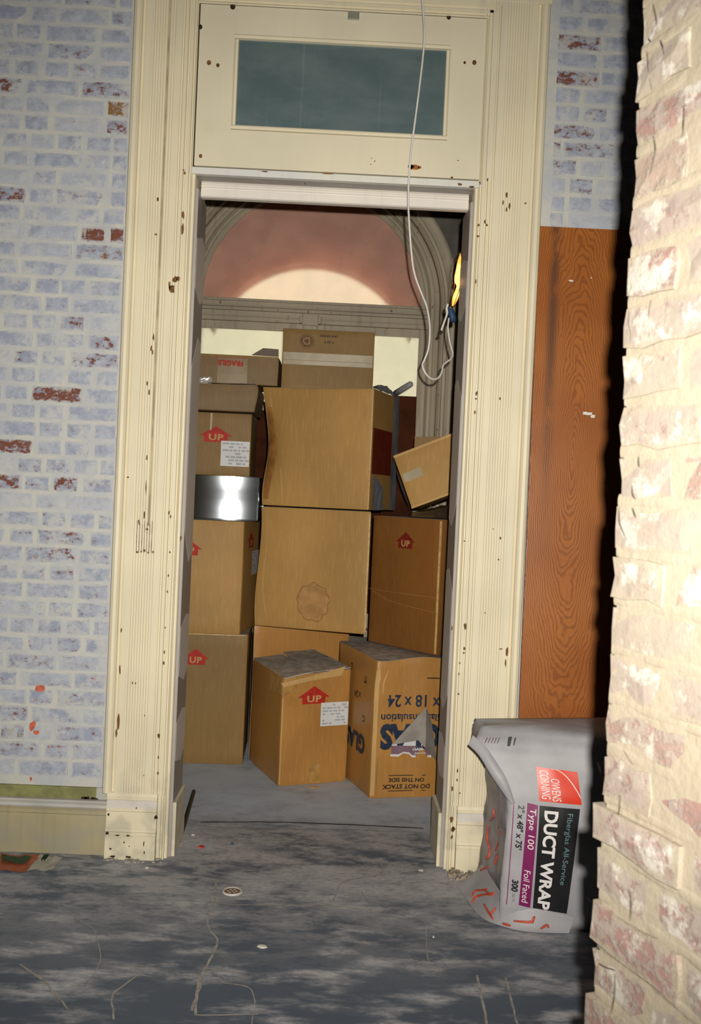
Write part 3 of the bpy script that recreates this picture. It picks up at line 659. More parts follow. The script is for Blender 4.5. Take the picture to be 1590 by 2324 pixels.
# rubble heap at the foot of the right casing
m = MB(); rr = random.Random(5)
for i in range(46):
    px = rr.uniform(1020, 1085); py = rr.uniform(1968, 1998) - (px-1020)*.05; c = pfl(px, py); s_ = rr.uniform(.004, .014)
    vs = []
    for dx_, dy_, dz_ in ((-1, -1, 0), (1, -1, 0), (1, 1, 0), (-1, 1, 0), (-.6, -.6, 1), (.6, -.6, 1), (.6, .6, 1), (-.6, .6, 1)):
        vs.append((c.x+s_*(dx_+rr.uniform(-.3, .3)), c.y+s_*(dy_+rr.uniform(-.3, .3)), max(0, s_*dz_*1.1)))
    m.hexa(vs)
tag(m.o('rubble', M['plaster_dirty']), 'crumbled plaster rubble at the foot of the right casing', 'rubble', kind='stuff')
m = MB(); 
for i in range(30):
    c = pfl(rr.uniform(235, 372), rr.uniform(1950, 1958)); s_ = rr.uniform(.003, .008); m.box(c.x-s_, c.x+s_, c.y-s_, c.y+s_*.7, 0, s_)
tag(m.o('plaster_dust', M['seam']), 'line of plaster crumbs under the left plinth block', 'rubble', kind='stuff')
# crumpled printed paper at the left
c = pfl(62, 1958); pb = empty('paper_wrapper', (c.x, c.y, 0), 'crumpled orange, green and white printed wrapper by the left skirting', 'wrapper')
def paper(pxs, mat, name, zz, seed):
    pts = [pfl(*q) for q in pxs]; m = MB()
    a, b, c_, d_ = pts
    def fn(u, v):
        p = a.lerp(b, u).lerp(d_.lerp(c_, u), v); return (p.x, p.y, zz+.006+.006*noise.noise(Vector((u*4+seed, v*3, 0)))+.004*math.sin(u*7+v*2))
    m.grid(fn, 10, 6); nn = len(m.v); m.v += [(x, y, z-.001) for x, y, z in m.v]; m.f += [tuple(q+nn for q in f[::-1]) for f in m.f]
    return m.o(name, mat, pb, True)
paper([(-6, 1978), (60, 1982), (95, 1946), (2, 1940)], M['orangeprint'], 'sheet', .0, 1)
paper([(60, 1981), (122, 1976), (142, 1950), (92, 1944)], M['lightpaper'], 'corner', .001, 2)
paper([(4, 1963), (60, 1966), (72, 1952), (4, 1948)], M['greenprint'], 'green_figure', .0075, 3)
for i in range(2): paper([(92+i*6, 1960), (96+i*6, 1960), (106+i*6, 1948), (102+i*6, 1948)], M['greenprint'], 'printed_bar', .009, 4)

# ---------------------------------------------------------------- plywood sheet
PW = empty('plywood_sheet', (1.39, .02, 0), 'tall varnished plywood sheet with bold grain leaning on the brick wall', 'plywood')
MB().hexa([(.784, -.045, 0), (2.0, -.045, 0), (2.0, -.030, 0), (.784, -.030, 0), (.784, .026, 2.638), (2.0, .026, 2.638), (2.0, .041, 2.638), (.784, .041, 2.638)]).o('panel', M['ply'], PW, bevel=.001)
for px, py, rx, rz in ((1333, 938, .022, .007), (1298, 635, .010, .005), (1345, 945, .012, .008), (1344, 628, .004, .003)):
    p = pix(px, py, .0); yy = -.045+.071*p.z/2.638; m = MB(); blob(m, (p.x, p.z), rx, rz, int(px), yy-.0012, th=.001); m.o('paint_smudge', M['label'], PW)

# ---------------------------------------------------------------- far window (window_2) and back room wall
CX, CZ, RG, YW = -.218, 2.81, .748, 2.80
RW = empty('wall_far', (0, 2.95, 0)); st(RW, 'grey plastered wall of the back room around the arched window', 'wall')
def arch_pts(r, n=36, a0=0, a1=math.pi, z=CZ): return [(CX+r*math.cos(a0+(a1-a0)*i/n), z+r*math.sin(a0+(a1-a0)*i/n)) for i in range(n+1)]
m = MB(); ro = .79; n = 40; oy0, oy1 = 2.86, 3.16
top = 4.6
A = arch_pts(ro, n)
for i in range(n):
    (xa, za), (xb, zb) = A[i], A[i+1]
    m.hexa([(xb, oy0, zb), (xa, oy0, za), (xa, oy1, za), (xb, oy1, zb), (xb, oy0, top), (xa, oy0, top), (xa, oy1, top), (xb, oy1, top)])
m.box(-3, CX-ro, oy0, oy1, 0, top); m.box(CX+ro, 3, oy0, oy1, 0, top); m.box(CX-ro, CX+ro, oy0, oy1, 0, .6)
m.o('plaster', M['back_wall'], RW)
W2 = empty('window_2', (CX, YW, .6)); st(W2, 'tall round-arched window with frosted glass behind the boxes', 'window')
# arched casing as concentric mouldings swept over the arch and down to the sill
def arch_sweep(prof, name, mat, zlow=.6):
    m = MB(); path = [(CX+1, zlow, 0)]; pts = []
    ang = [i*math.pi/44 for i in range(45)]
    secs = [('r', zlow)]+[('a', a) for a in ang]+[('l', zlow)]
    for k, a in secs:
        for r_, o_ in prof:
            if k == 'r': m.v.append((CX+r_, YW-o_, a))
            elif k == 'l': m.v.append((CX-r_, YW-o_, a))
            else: m.v.append((CX+r_*math.cos(a), YW-o_, CZ+r_*math.sin(a)))
    n = len(prof)
    for i in range(len(secs)-1):
        for j in range(n-1): m.f.append((i*n+j, (i+1)*n+j, (i+1)*n+j+1, i*n+j+1))
    return m.o(name, mat, W2)
arch_sweep([(.745, -.02), (.745, .006), (.755, .012), (.775, .012), (.782, .004), (.800, .004)], 'sash_ring', M['window_paint'])
arch_sweep([(.800, -.02), (.800, .018), (.808, .030), (.818, .018), (.835, .018), (.846, .030), (.858, .034), (.872, .030), (.876, .012)], 'inner_casing', M['window_paint'])
arch_sweep([(.876, -.03), (.880, .040), (.892, .056), (.905, .052), (.912, .036), (.930, .036), (.936, .050), (.955, .060), (.985, .064), (1.000, .058), (1.012, .04), (1.012, -.06)], 'outer_casing', M['window_paint'])
MB().box(CX-.80, CX+.80, YW-.035, YW+.05, 2.660, 2.812).o('transom_bar', M['window_paint'], W2, bevel=.003)
for z_, d_, h_ in ((2.800, .052, .016), (2.757, .058, .010), (2.735, .064, .016), (2.690, .048, .008)):
    MB().box(CX-.79, CX+.79, YW-d_, YW-.02, z_-h_/2, z_+h_/2).o('bar_moulding', M['window_paint'], W2, bevel=.003)
m = MB(); m.box(CX-.075, CX+.075, YW-.085, YW-.03, 2.655, 2.705); m.box(CX-.055, CX+.055, YW-.10, YW-.08, 2.64, 2.72); m.o('bracket', M['window_paint'], W2, bevel=.008)
MB().box(CX-.045, CX+.045, YW-.045, YW+.04, .6, 2.66).o('mullion', M['window_paint'], W2, bevel=.006)
for xa, xb in ((CX-.80, CX-.045), (CX+.045, CX+.80)):
    sh = empty('casement', (0, 0, 0)); sh.parent = W2; sh.location = (0, 0, 0); ORG[sh.name] = ORG[W2.name]
    m = MB(); y0, y1 = YW-.010, YW+.03
    m.box(xa, xa+.055, y0, y1, .6, 2.66); m.box(xb-.055, xb, y0, y1, .6, 2.66); m.box(xa+.055, xb-.055, y0, y1, 2.595+.012, 2.66); m.box(xa+.055, xb-.055, y0, y1, .6, .7); m.box(xa+.055, xb-.055, y0, y1, 2.06, 2.12)
    m.o('casement_frame', M['window_paint'], sh, bevel=.004)
    MB().box(xa+.05, xb-.05, YW+.0, YW+.02, .68, 2.07).o('lower_panel', M['brown_board'], sh)
    for za, zb in ((2.12, 2.607),): MB().box(xa+.055, xb-.055, YW+.008, YW+.013, za, zb).o('pane', M['frosted_pale'], sh)
m = MB(); pts = [(x, YW+.006, z) for x, z in arch_pts(.755, 48)]+[(CX-.755, YW+.006, 2.80), (CX+.755, YW+.006, 2.80)]
m.prism(pts, (0, .005, 0)); m.o('arch_pane', M['frosted'], W2)
m = MB(); rr = random.Random(3)
for i in range(22):
    a = rr.uniform(.35, 2.6); r_ = rr.uniform(.35, .70); c_ = (CX+r_*math.cos(a), CZ+r_*math.sin(a)); blob(m, c_, .006, .006, i, YW+.0045, 7)
o = m.o('paint_speck', M['window_paint'], W2); o['kind'] = 'stuff'
MB().box(CX-1.05, CX+1.05, YW-.12, YW+.05, .55, .6).o('sill', M['window_paint'], W2, bevel=.006)
# outside: a thick wall whose lower, flatter arch lets daylight through only below it
E_ = empty('wall_outside', (CX, 3.2, 0)); st(E_, 'outer masonry with a flat arch seen through the frosted window glass', 'wall')
ra, zc = .74, 2.375; m = MB(); n = 30
X0, X1 = CX-1.25, CX+1.25; ha = .70; a0 = math.acos(ha/ra)
fr_ = [(CX-ha+2*ha*i/n) for i in range(n+1)]
zz_ = [zc+math.sqrt(max(0, ra*ra-(x-CX)**2)) for x in fr_]
for i in range(n):
    m.hexa([(fr_[i], 2.93, zz_[i]), (fr_[i+1], 2.93, zz_[i+1]), (fr_[i+1], 3.16, zz_[i+1]), (fr_[i], 3.16, zz_[i]), (fr_[i], 2.93, 3.95), (fr_[i+1], 2.93, 3.95), (fr_[i+1], 3.16, 3.95), (fr_[i], 3.16, 3.95)])
m.box(X0, CX-ha, 2.93, 3.16, 2.66, 3.95); m.box(CX+ha, X1, 2.93, 3.16, 2.66, 3.95)
m.o('arch_infill', M['soffit'], E_)

# ---------------------------------------------------------------- cartons
class Box:
    """a carton on a four-cornered footprint N (near), R (right), L (back left); a: N->R, b: N->L, c: up"""
    def __init__(s, N, Rr, L, z0, z1, B=None, zr=None, disp=None):
        s.N, s.R, s.L = Vector((*N, 0)), Vector((*Rr, 0)), Vector((*L, 0)); s.B = Vector((*B, 0)) if B else s.R+s.L-s.N
        s.z0, s.z1 = z0, z1; s.zr = zr or (z0, z1); s.disp = disp or (lambda a, b, c: (0, 0, 0))
        s.ex = (s.R-s.N).normalized(); s.ey = Vector((-s.ex.y, s.ex.x, 0)); s.W = (s.R-s.N).length; s.Dp = (s.L-s.N).length; s.H = z1-z0
    def p(s, a, b, c):
        g = s.N.lerp(s.R, a).lerp(s.L.lerp(s.B, a), b) if True else None
        lo = s.z0+(s.zr[0]-s.z0)*a; hi = s.z1+(s.zr[1]-s.z1)*a
        d = s.disp(a, b, c); return g + s.ex*d[0] + s.ey*d[1] + Vector((0, 0, lo+(hi-lo)*c+d[2]))
    def front(s, x, z, off=.0015): q = s.p(x, 0, z); return q - s.ey*off
    def left(s, y, z, off=.0015):      # y from near corner back
        q = s.p(0, y, z); n = (s.L-s.N).normalized(); return q + Vector((-n.y, n.x, 0))*off
    def right(s, y, z, off=.0015):
        q = s.p(1, y, z); n = (s.B-s.R).normalized(); return q - Vector((-n.y, n.x, 0))*off
    def top(s, x, y, off=.0015): q = s.p(x, y, 1); return q + Vector((0, 0, off))
def body(bx, mat, root, n=10):
    m = MB(); g = 4*[0]
    def face(fn): m.grid(fn, n, n)
    face(lambda u, v: bx.p(u, 0, v)); face(lambda u, v: bx.p(1, u, v)); face(lambda u, v: bx.p(1-u, 1, v)); face(lambda u, v: bx.p(0, 1-u, v))
    face(lambda u, v: bx.p(u, v, 1)); face(lambda u, v: bx.p(1-u, v, 0))
    o = m.o('body', mat, root)
    bm = bmesh.new(); bm.from_mesh(o.data); bmesh.ops.remove_doubles(bm, verts=bm.verts, dist=.0004)
    ed = [e for e in bm.edges if len(e.link_faces) == 2 and e.calc_face_angle(0) > 1.0]
    bmesh.ops.bevel(bm, geom=ed, offset=.0035, segments=2, affect='EDGES', profile=.5); bm.to_mesh(o.data); bm.free()
    o.data.polygons.foreach_set('use_smooth', [True]*len(o.data.polygons)); o.data.update()
    return o
def bulge(amp=.004, seed=0, extra=None):
    def d(a, b, c):
        s = math.sin(math.pi*min(1, max(0, c)))*math.sin(math.pi*min(1, max(0, a))); q = Vector((a*2.3+seed, b*2.1, c*2.7))
        x = y = z = 0
        if b < .5: y -= amp*s*(1-2*b)
        t_ = math.sin(math.pi*min(1, max(0, c)))*math.sin(math.pi*min(1, max(0, b)))
        x += amp*t_*(2*a-1)
        x += .0025*noise.noise(q); y += .0025*noise.noise(q+Vector((9, 0, 0)))
        if extra: ex = extra(a, b, c); x += ex[0]; y += ex[1]; z += ex[2]
        return (x, y, z)
    return d
def plate(fn, u0, u1, v0, v1, nu, nv, name, mat, root, th=.0008, base=.0015):
    """a thin plate lying on a face: fn(u, v, off)"""
    m = MB(); m.grid(lambda a, b: fn(u0+(u1-u0)*a, v0+(v1-v0)*b, base+th), nu, nv); nn = len(m.v); f0 = list(m.f)
    m.v += [tuple(fn(u0+(u1-u0)*(i % (nu+1))/nu, v0+(v1-v0)*(i//(nu+1))/nv, base)) for i in range(nn)]
    m.f += [tuple(q+nn for q in f[::-1]) for f in f0]
    return m.o(name, mat, root)
def poly_on(fn, pts, name, mat, root, off=.002):
    m = MB(); m.poly([fn(u, v, off) for u, v in pts]); return m.o(name, mat, root)
def mesh_on(fn, vf, cu, cv, su, sv, name, mat, root, off=.0024, ang=0):
    vs, fs = vf; c, s = math.cos(ang), math.sin(ang)
    return mesh(name, [fn(cu+(x*c-y*s)*su, cv+(x*s+y*c)*sv, off) for x, y in vs], fs, mat, root)
UPT = text2d('UP', 1.0, .035, space=1.1, sx=1.35)
def up_print(fn, cu, cv, wu, hv, root, mat=None):
    """red house-shaped arrow with UP knocked out; wu, hv in face fractions"""
    a = [(-.5, .02), (-.5, -.04), (-.36, -.04)][:0]+[(-.36, -.5), (.36, -.5), (.36, -.12), (.5, -.12), (0, .5), (-.5, -.12), (-.36, -.12)]
    m = MB(); P_ = [fn(cu+x*wu, cv+y*hv, .0018) for x, y in [(-.36, -.5), (.36, -.5), (.36, -.12), (-.36, -.12), (-.5, -.12), (.5, -.12), (0, .5)]]
    m.v = [tuple(q) for q in P_]; m.f = [(0, 1, 2, 3), (4, 3, 2, 5, 6)]
    o = m.o('up_arrow', mat or M['ink_red'], root)
    mesh_on(fn, UPT, cu, cv-.20*hv, wu*.26, hv*.52, 'up_lettering', M['ink_knock'], o if False else root, .0024)
def label_on(fn, u0, u1, v0, v1, root, rows=7):
    plate(fn, u0, u1, v0, v1, 2, 2, 'paper_label', M['label'], root, .0005)
    m = MB(); rr = random.Random(int(u0*1000))
    for i in range(rows):
        v = v1-(v1-v0)*(i+.8)/(rows+.6); h = (v1-v0)*.035; x = u0+(u1-u0)*.06
        while x < u1-(u1-u0)*.1:
            l = (u1-u0)*rr.uniform(.06, .22)
            if rr.random() < .7: m.poly([fn(x, v-h, .0027), fn(min(x+l, u1-.01*(u1-u0)), v-h, .0027), fn(min(x+l, u1-.01*(u1-u0)), v+h, .0027), fn(x, v+h, .0027)])
            x += l+(u1-u0)*.04
    o = m.o('typed_lines', M['label_ink'], root); o['kind'] = 'stuff'
def carton(label, bx, mat, n=10, name='cardboard_box'):
    c = (bx.N+bx.R+bx.L+bx.B)/4; root = empty(name, (c.x, c.y, bx.z0), label, 'box', 'stored cartons behind the doorway'); body(bx, mat, root, n); return root
def flaps_top(bx, root, mat, split=.5, lift=0.0, edge=.0):
    """two outer flaps meeting across the box (hinged left and right)"""
    plate(bx.top, 0.004, split-.004, .004, .996, 5, 5, 'top_flap', mat, root, .003)
    def f2(x, y, off): q = bx.top(x, y, off); q.z += lift*(1-(x-split)/(1-split)); return q
    plate(f2, split+.004, .996, .004, .996, 5, 5, 'top_flap', mat, root, .003)

# A1 bottom left
bx = Box((-.955, 1.405), (-.443, 1.43), (-.97, 1.90), 0, .716, disp=bulge(.003, 1)); r = carton('plain tan carton with red UP mark on the floor, lowest of the left stack', bx, M['card_b'])
q = pix(444, 1490, 1.42); fu = lambda b, x: (x-b.N.x)/(b.R.x-b.N.x); fv = lambda b, z: (z-b.z0)/b.H
up_print(bx.front, fu(bx, q.x), fv(bx, q.z), .150/bx.W, .088/bx.H, r)
plate(bx.front, .02, .98, .992, 1.0, 6, 1, 'lid_edge', M['card_edge'], r, .002)
# A2
bx = Box((-.955, 1.385), (-.489, 1.43), (-.905, 1.82), .717, 1.338, B=(-.436, 1.86), disp=bulge(.003, 2)); r = carton('tan carton with red UP marks on front and side, right under the metal duct', bx, M['card'])
q = pix(428, 1241, 1.42); up_print(bx.front, fu(bx, q.x), fv(bx, q.z), .150/bx.W, .088/bx.H, r)
up_print(bx.right, .42, .83, .36, .088/bx.H, r); label_on(bx.right, .52, .97, .50, .72, r)
# A3 duct piece: bowed sheet metal casing
c = Vector((-.61, 1.65, 1.34)); r = empty('metal_duct', c, 'shiny galvanised sheet metal duct piece lying between the left cartons', 'duct')
m = MB(); x0, x1, z0, z1 = -.86, -.420, 1.3405, 1.583
def duct(u, v):
    x = x0+(x1-x0)*u; bow = .016-((x+.652)**2)/1.5; return (x, 1.462-bow+.004*math.sin(v*5), z0+(z1-z0)*v)
m.grid(duct, 30, 6); m.o('curved_front', M['steel'], r, True)
for fn_ in (lambda u, v: (x1-.002*u, duct(1, 0)[1]+.37*u, z0+(z1-z0)*v), lambda u, v: (x0, duct(0, 0)[1]+.37*u, z0+(z1-z0)*v), lambda u, v: (x0+(x1-x0)*u, 1.85, z0+(z1-z0)*v)): m = MB(); m.grid(fn_, 4, 2); m.o('side_sheet', M['steel'], r)
for ze in (z1-.003, z0+.002): m = MB(); m.grid(lambda u, v: (x0+(x1-x0)*u, duct(u, 0)[1]+(1.85-duct(u, 0)[1])*v, ze), 16, 3); m.o('end_sheet', M['steel'], r)
for zz in (z0+.004, z1-.004):
    m = MB(); m.tube([(*duct(i/30, 0)[:2], zz) for i in range(31)], .0042, 6); m.o('folded_seam', M['steel'], r, True)
m = MB(); m.tube([(x1, duct(1, 0)[1], z0+.003), (x1, duct(1, 0)[1], z1-.003)], .0035, 6); m.o('corner_seam', M['steel'], r, True)
# A4
bx = Box((-.92, 1.50), (-.478, 1.505), (-.92, 1.86), 1.585, 1.932, disp=bulge(.002, 4)); r = carton('small tan carton with red UP mark and white label standing on the metal duct', bx, M['card_b'])
q = pix(490, 985, 1.50); up_print(bx.front, fu(bx, q.x), fv(bx, q.z), .180/bx.W, .088/bx.H, r)
a, b = pix(499, 1057, 1.5), pix(565, 1003, 1.5); label_on(bx.front, fu(bx, a.x), .988, fv(bx, a.z), fv(bx, b.z), r)
plate(bx.front, .48, .50, .72, .99, 1, 2, 'tape', M['tape'], r)
# A5 : wide low carton with a sagging front
bx = Box((-.95, 1.44), (-.440, 1.45), (-.95, 1.90), 1.940, 2.090, disp=bulge(.004, 5, lambda a, b, c: (-.022*(1-c)*max(0, a-.8)/.2-.012*max(0, c-.85)/.15*max(0, a-.8)/.2, 0, -.006*math.sin(a*3)*c))); r = carton('low grey-brown carton overhanging the small labelled carton', bx, M['card_d'])
plate(bx.front, .1, .97, .955, 1.0, 8, 1, 'lid_edge', M['card_d'], r, .003)
def sf(x, y, off): q = bx.p(x, 0, 1); return q+Vector((0, -off-.012*y, .004+.010*(1-y)*noise.noise(Vector((x*7, y, 0)))))
plate(sf, .45, .98, 0, 1, 8, 2, 'loose_flap', M['card_d'], r)
# A6 fragile
bx = Box((-.95, 1.60), (-.352, 1.61), (-.95, 1.98), 2.106, 2.268, B=(-.348, 2.0), disp=bulge(.003, 6)); r = carton('flat carton marked with upside-down red fragile lettering atop the left stack', bx, M['card_d'])
a, b = pix(490, 832, 1.6), pix(555, 812, 1.6)
q = pix(523, 824, 1.6); mesh_on(bx.front, text2d('FRAGILE', 1.0, .04, sx=.95), fu(bx, q.x), fv(bx, q.z), .046/bx.W*.88, .048/bx.H*.88, 'fragile_lettering', M['ink_red'], r, ang=math.pi)
q = pix(524, 808.5, 1.6); m_ = mesh_on(bx.front, text2d('HANDLE WITH CARE', 1.0, .02), fu(bx, q.x), min(.93, fv(bx, q.z)), .0185/bx.W, .020/bx.H, 'small_lettering', M['ink_red'], r, ang=math.pi)
plate(bx.front, .43, .71, .02, .97, 4, 3, 'tape', plain('dull_tape', (.27, .20, .115), .4), r, .0004)
plate(bx.front, .0, .99, .93, 1.0, 8, 1, 'lid_edge', M['card_b'], r, .004)
m = MB(); m.prism([pix(570, 806, 1.62), pix(597, 790, 1.70), pix(632, 793, 1.70), pix(632, 810, 1.62)], (0, .003, .001)); m.o('raised_flap', M['card_c'], r)
m = MB()
def wr(u, v): 
    p = pix(442+u*38, 872-v*16, 1.585); return (p.x, p.y+.012*noise.noise(Vector((u*6, v*6, 0))), p.z+.006*noise.noise(Vector((u*9, v*3, 7))))
m.grid(wr, 10, 5); m.o('clear_tape', plain('clear_film', (.42, .40, .38), .12, spec=.9), r, True)
# B4 back bottom centre
bx = Box((-.425, 1.625), (.120, 1.80), (-.425, 2.16), 0, .766, disp=bulge(.003, 7)); carton('carton on the floor mostly hidden behind the crushed front carton', bx, M['card_c'])
# B3 stained
def ex3(a, b, c): return (-.010*max(0, .12-a)/.12*math.sin(c*5+.6), -.006*math.sin(a*9)*math.sin(c*3), 0)
bx = Box((-.405, 1.43), (.196, 1.25), (-.300, 1.98), .772, 1.426, B=(.212, 1.80), disp=bulge(.004, 8, ex3)); r = carton('big tan carton with a round water stain, middle of the centre stack', bx, M['card'], 18)
q = pix(710, 1366, 1.33); a = (q.x-bx.N.x)/(bx.R.x-bx.N.x); c_ = .20
c_ = (q.z-bx.z0)/bx.H
m = MB(); n = 64; rr = random.Random(4); ro_ = []; 
for i in range(n):
    t_ = 2*math.pi*i/n; k_ = 1+.10*noise.noise(Vector((math.cos(t_)*1.6, math.sin(t_)*1.6, 3)))+.05*math.sin(9*t_)+.02*math.sin(17*t_); ro_.append((a+.093*k_*math.cos(t_)/bx.W, c_+.100*k_*math.sin(t_)/bx.H))
ri_ = [(a+(x-a)*.965, c_+(y-c_)*.965) for x, y in ro_]
m.v = [tuple(bx.front(x, y, .0022)) for x, y in ro_]+[tuple(bx.front(x, y, .0022)) for x, y in ri_]; m.f = [(i, (i+1) % n, n+(i+1) % n, n+i) for i in range(n)]; m.o('water_stain_ring', M['stain'], r)
m = MB(); m.v = [tuple(bx.front(a, c_, .0014))]
for k_ in (.33, .66, .97):
    m.v += [tuple(bx.front(a+(x-a)*k_, c_+(y-c_)*k_, .0016)) for x, y in ro_]
m.f = [(0, 1+i, 1+(i+1) % n) for i in range(n)]
for j in range(2): m.f += [(1+j*n+i, 1+(j+1)*n+i, 1+(j+1)*n+(i+1) % n, 1+j*n+(i+1) % n) for i in range(n)]
m.o('water_stain', M['stain_fill'], r)
def crease(fn, pts, w_, mat, root, name='crease'):
    pts = smooth_path([Vector((x, y, 0)) for x, y in pts], 5); m = MB(); vs = []
    for i, q in enumerate(pts):
        k_ = w_*(.3+.7*math.sin(math.pi*i/(len(pts)-1))); vs += [tuple(fn(q.x-k_, q.y, .002)), tuple(fn(q.x+k_, q.y, .0026))]
    m.v = vs; m.f = [(2*i, 2*i+1, 2*i+3, 2*i+2) for i in range(len(pts)-1)]; return m.o(name, mat, root)
crease(bx.front, [(.06, .99), (.075, .7), (.06, .4), (.09, .15), (.12, .02)], .004, M['card_light'], r); crease(bx.front, [(.30, .98), (.31, .7), (.30, .5)], .003, M['card_light'], r)
plate(bx.front, .985, 1.0, .02, .98, 1, 8, 'worn_corner', M['card_edge'], r, .0004)
# B2 crushed big
def ex2(a, b, c):
    k_ = max(0, .17-a)/.17 if b < .4 else 0
    g_ = math.exp(-((c-.45)/.30)**2)
    return (-.012*k_*math.sin(c*6)+.020*k_*g_-.026*c*k_, .060*k_*g_*(1-b*2.5 if b < .4 else 0), -.006*math.sin(math.pi*a)*max(0, c-.9)*8)
bx = Box((-.402, 1.43), (.180, 1.25), (-.245, 2.0), 1.434, 2.080, B=(.335, 1.70), disp=bulge(.004, 9, ex2)); r = carton('largest carton, its left edge crushed, on top of the stained carton', bx, M['card'], 20)
plate(bx.front, .992, 1.0, .01, .99, 1, 8, 'worn_corner', M['card_edge'], r, .0004)
crease(bx.front, [(.19, .99), (.185, .75), (.165, .62), (.15, .45), (.175, .3), (.195, .1), (.19, .01)], .004, M['card_light'], r)
crease(bx.front, [(.045, .98), (.06, .85), (.05, .7)], .004, M['card_light'], r); crease(bx.front, [(.48, .99), (.485, .6), (.48, .05)], .0015, M['card_light'], r)
def tear(u, v): 
    ww = .105*(1-.55*abs(2*v-1)); return bx.front(.015+ww*u, .05+.78*v, .0025+.004*math.sin(3*u)*math.sin(math.pi*v))
m = MB(); m.grid(tear, 4, 14); m.o('crushed_fold', plain('scuffed_board', (.30, .135, .035), .6, var=.3, sc=14), r, True)
crease(bx.front, [(.05, .06), (.11, .025), (.20, .02)], .012, M['card_light'], r, 'corner_crease')
MB().add([bx.right(.03, .30, .003), bx.right(.80, .30, .003), bx.right(.80, .68, .003), bx.right(.03, .68, .003)], [(0, 1, 2, 3)]).o('red_panel', plain('faded_red_print', (.16, .022, .010), .5), r)
# plastic film over its side and top corner
PF = r
def film(u, v):
    q = bx.right(.02+.95*u, v*1.0, .016+.006*noise.noise(Vector((u*5, v*7, 1)))); return q
m = MB(); m.grid(lambda u, v: film(.74+.26*u+.05*noise.noise(Vector((v*5, 0, 0))), v), 4, 16); m.o('hanging_strip', M['grey_plastic'], PF, True)
m = MB()
def film2(u, v):
    p = pix(846+56*u, 880+22*u-12*v*math.sin(math.pi*min(1, u*1.05))-3*v, 1.28+.42*u+.05*v); p.z += .012*noise.noise(Vector((u*8, v*4, 2))); return p
m.grid(film2, 16, 5); m.o('top_crumple', M['foam'], PF, True)
m = MB()
def film3(u, v): 
    q = bx.right(.02+.42*u, .30*v*(1-u*.4), .016+.01*noise.noise(Vector((u*7, v*6, 5)))); return q
m.grid(film3, 8, 8); m.o('lower_crumple', M['grey_plastic'], PF, True)
# grey foam tube
a, b = pix(897, 893, 1.84), pix(934, 870, 1.72); m = MB(); m.tube([a, a.lerp(b, .5), a.lerp(b, .93), b], [.018, .019, .018, .010], 12)
tag(m.o('foam_tube', M['foam'], None, True), 'short grey foam tube sticking out behind the largest carton', 'tube')
# B1 top with round seal
bx = Box((-.332, 1.60), (.185, 1.605), (-.332, 1.95), 2.086, 2.432, disp=bulge(.002, 10)); r = carton('topmost centre carton with a round dark seal and a tape band', bx, M['card_b'])
a_, b_2 = pix(645, 797, 1.6), pix(845, 824, 1.6); 
plate(bx.front, .012, .988, fv(bx, a_.z-.045), fv(bx, a_.z)-.01, 6, 1, 'tape_band', M['tape'], r, .0004); plate(bx.front, .012, .988, fv(bx, a_.z-.071), fv(bx, a_.z-.047), 6, 1, 'tape_band', M['tape'], r, .0006)
q = pix(696, 774, 1.6); cu, cv = fu(bx, q.x), fv(bx, q.z)
def ringm(r0, r1, name, mat, off=.0022):
    m = MB(); n = 36
    for rr_ in (r0, r1): m.v += [tuple(bx.front(cu+rr_*math.cos(2*math.pi*i/n)/bx.W, cv+rr_*math.sin(2*math.pi*i/n)/bx.H, off)) for i in range(n)]
    m.f = [(i, (i+1) % n, n+(i+1) % n, n+i) for i in range(n)]; return m.o(name, mat, r)
sealm = plain('seal_ink', (.12, .065, .025), .6, var=.5, sc=90)
ringm(.0385, .0415, 'round_seal', sealm); ringm(.0, .0335, 'seal_centre', sealm); 
sw = text2d('O O O O', .4)
for i in range(6):
    t_ = i*1.05; mesh_on(bx.front, text2d('CS'[i % 2], 1, .03), cu+.018*math.cos(t_)/bx.W, cv+.018*math.sin(t_)/bx.H, .02/bx.W, .02/bx.H, 'seal_lettering', M['ink_knock'], r, .0027, t_)
q = pix(746, 763, 1.6); mesh_on(bx.front, text2d('DESIGN AND', 1, .04), fu(bx, q.x), fv(bx, q.z), .0175/bx.W, .017/bx.H, 'ink_lettering', M['ink_black'], r)
q = pix(746, 777, 1.6); mesh_on(bx.front, text2d('6 YD 4', 1, .04), fu(bx, q.x), fv(bx, q.z), .0175/bx.W, .017/bx.H, 'ink_lettering', M['ink_black'], r)
# brown board behind
tag(MB().hexa([(.300, 2.20, 0), (.505, 2.20, 0), (.505, 2.22, 0), (.300, 2.22, 0), (.292, 2.42, 2.165), (.500, 2.42, 2.165), (.500, 2.44, 2.165), (.292, 2.44, 2.165)]).o('brown_board', M['brown_board'], bevel=.002), 'dark brown board standing behind the largest carton', 'board')
# B6 insulation carton
def ex6(a, b, c):
    k_ = max(0, c-.8)/.2; return (.010*k_*max(0, 1-a*6)*max(0, 1-b*4), -.004*math.sin(a*13)*(1-c*.4)*(1 if b < .3 else 0), -.012*k_*math.sin(a*6+1)*max(0, 1-b*3))
bx = Box((.240, .915), (.650, 1.00), (.062, 1.45), 0, .700, B=(.46, 1.53), disp=bulge(.004, 11, ex6)); r = carton('carton with upside-down dark blue insulation lettering beside the right jamb', bx, M['card_c'], 16); B6 = bx
k_ = (B6.R.x-B6.N.x)
def f6(px, py):
    d = AF + AR*((px-795)/2259) - AU*((py-1162)/2259); nrm = Vector((-(B6.R-B6.N).y, (B6.R-B6.N).x, 0)); t_ = (B6.N-EYE).dot(nrm)/d.dot(nrm); q = EYE+d*t_; return ((q-B6.N).dot(B6.ex)/B6.W, q.z/B6.H)
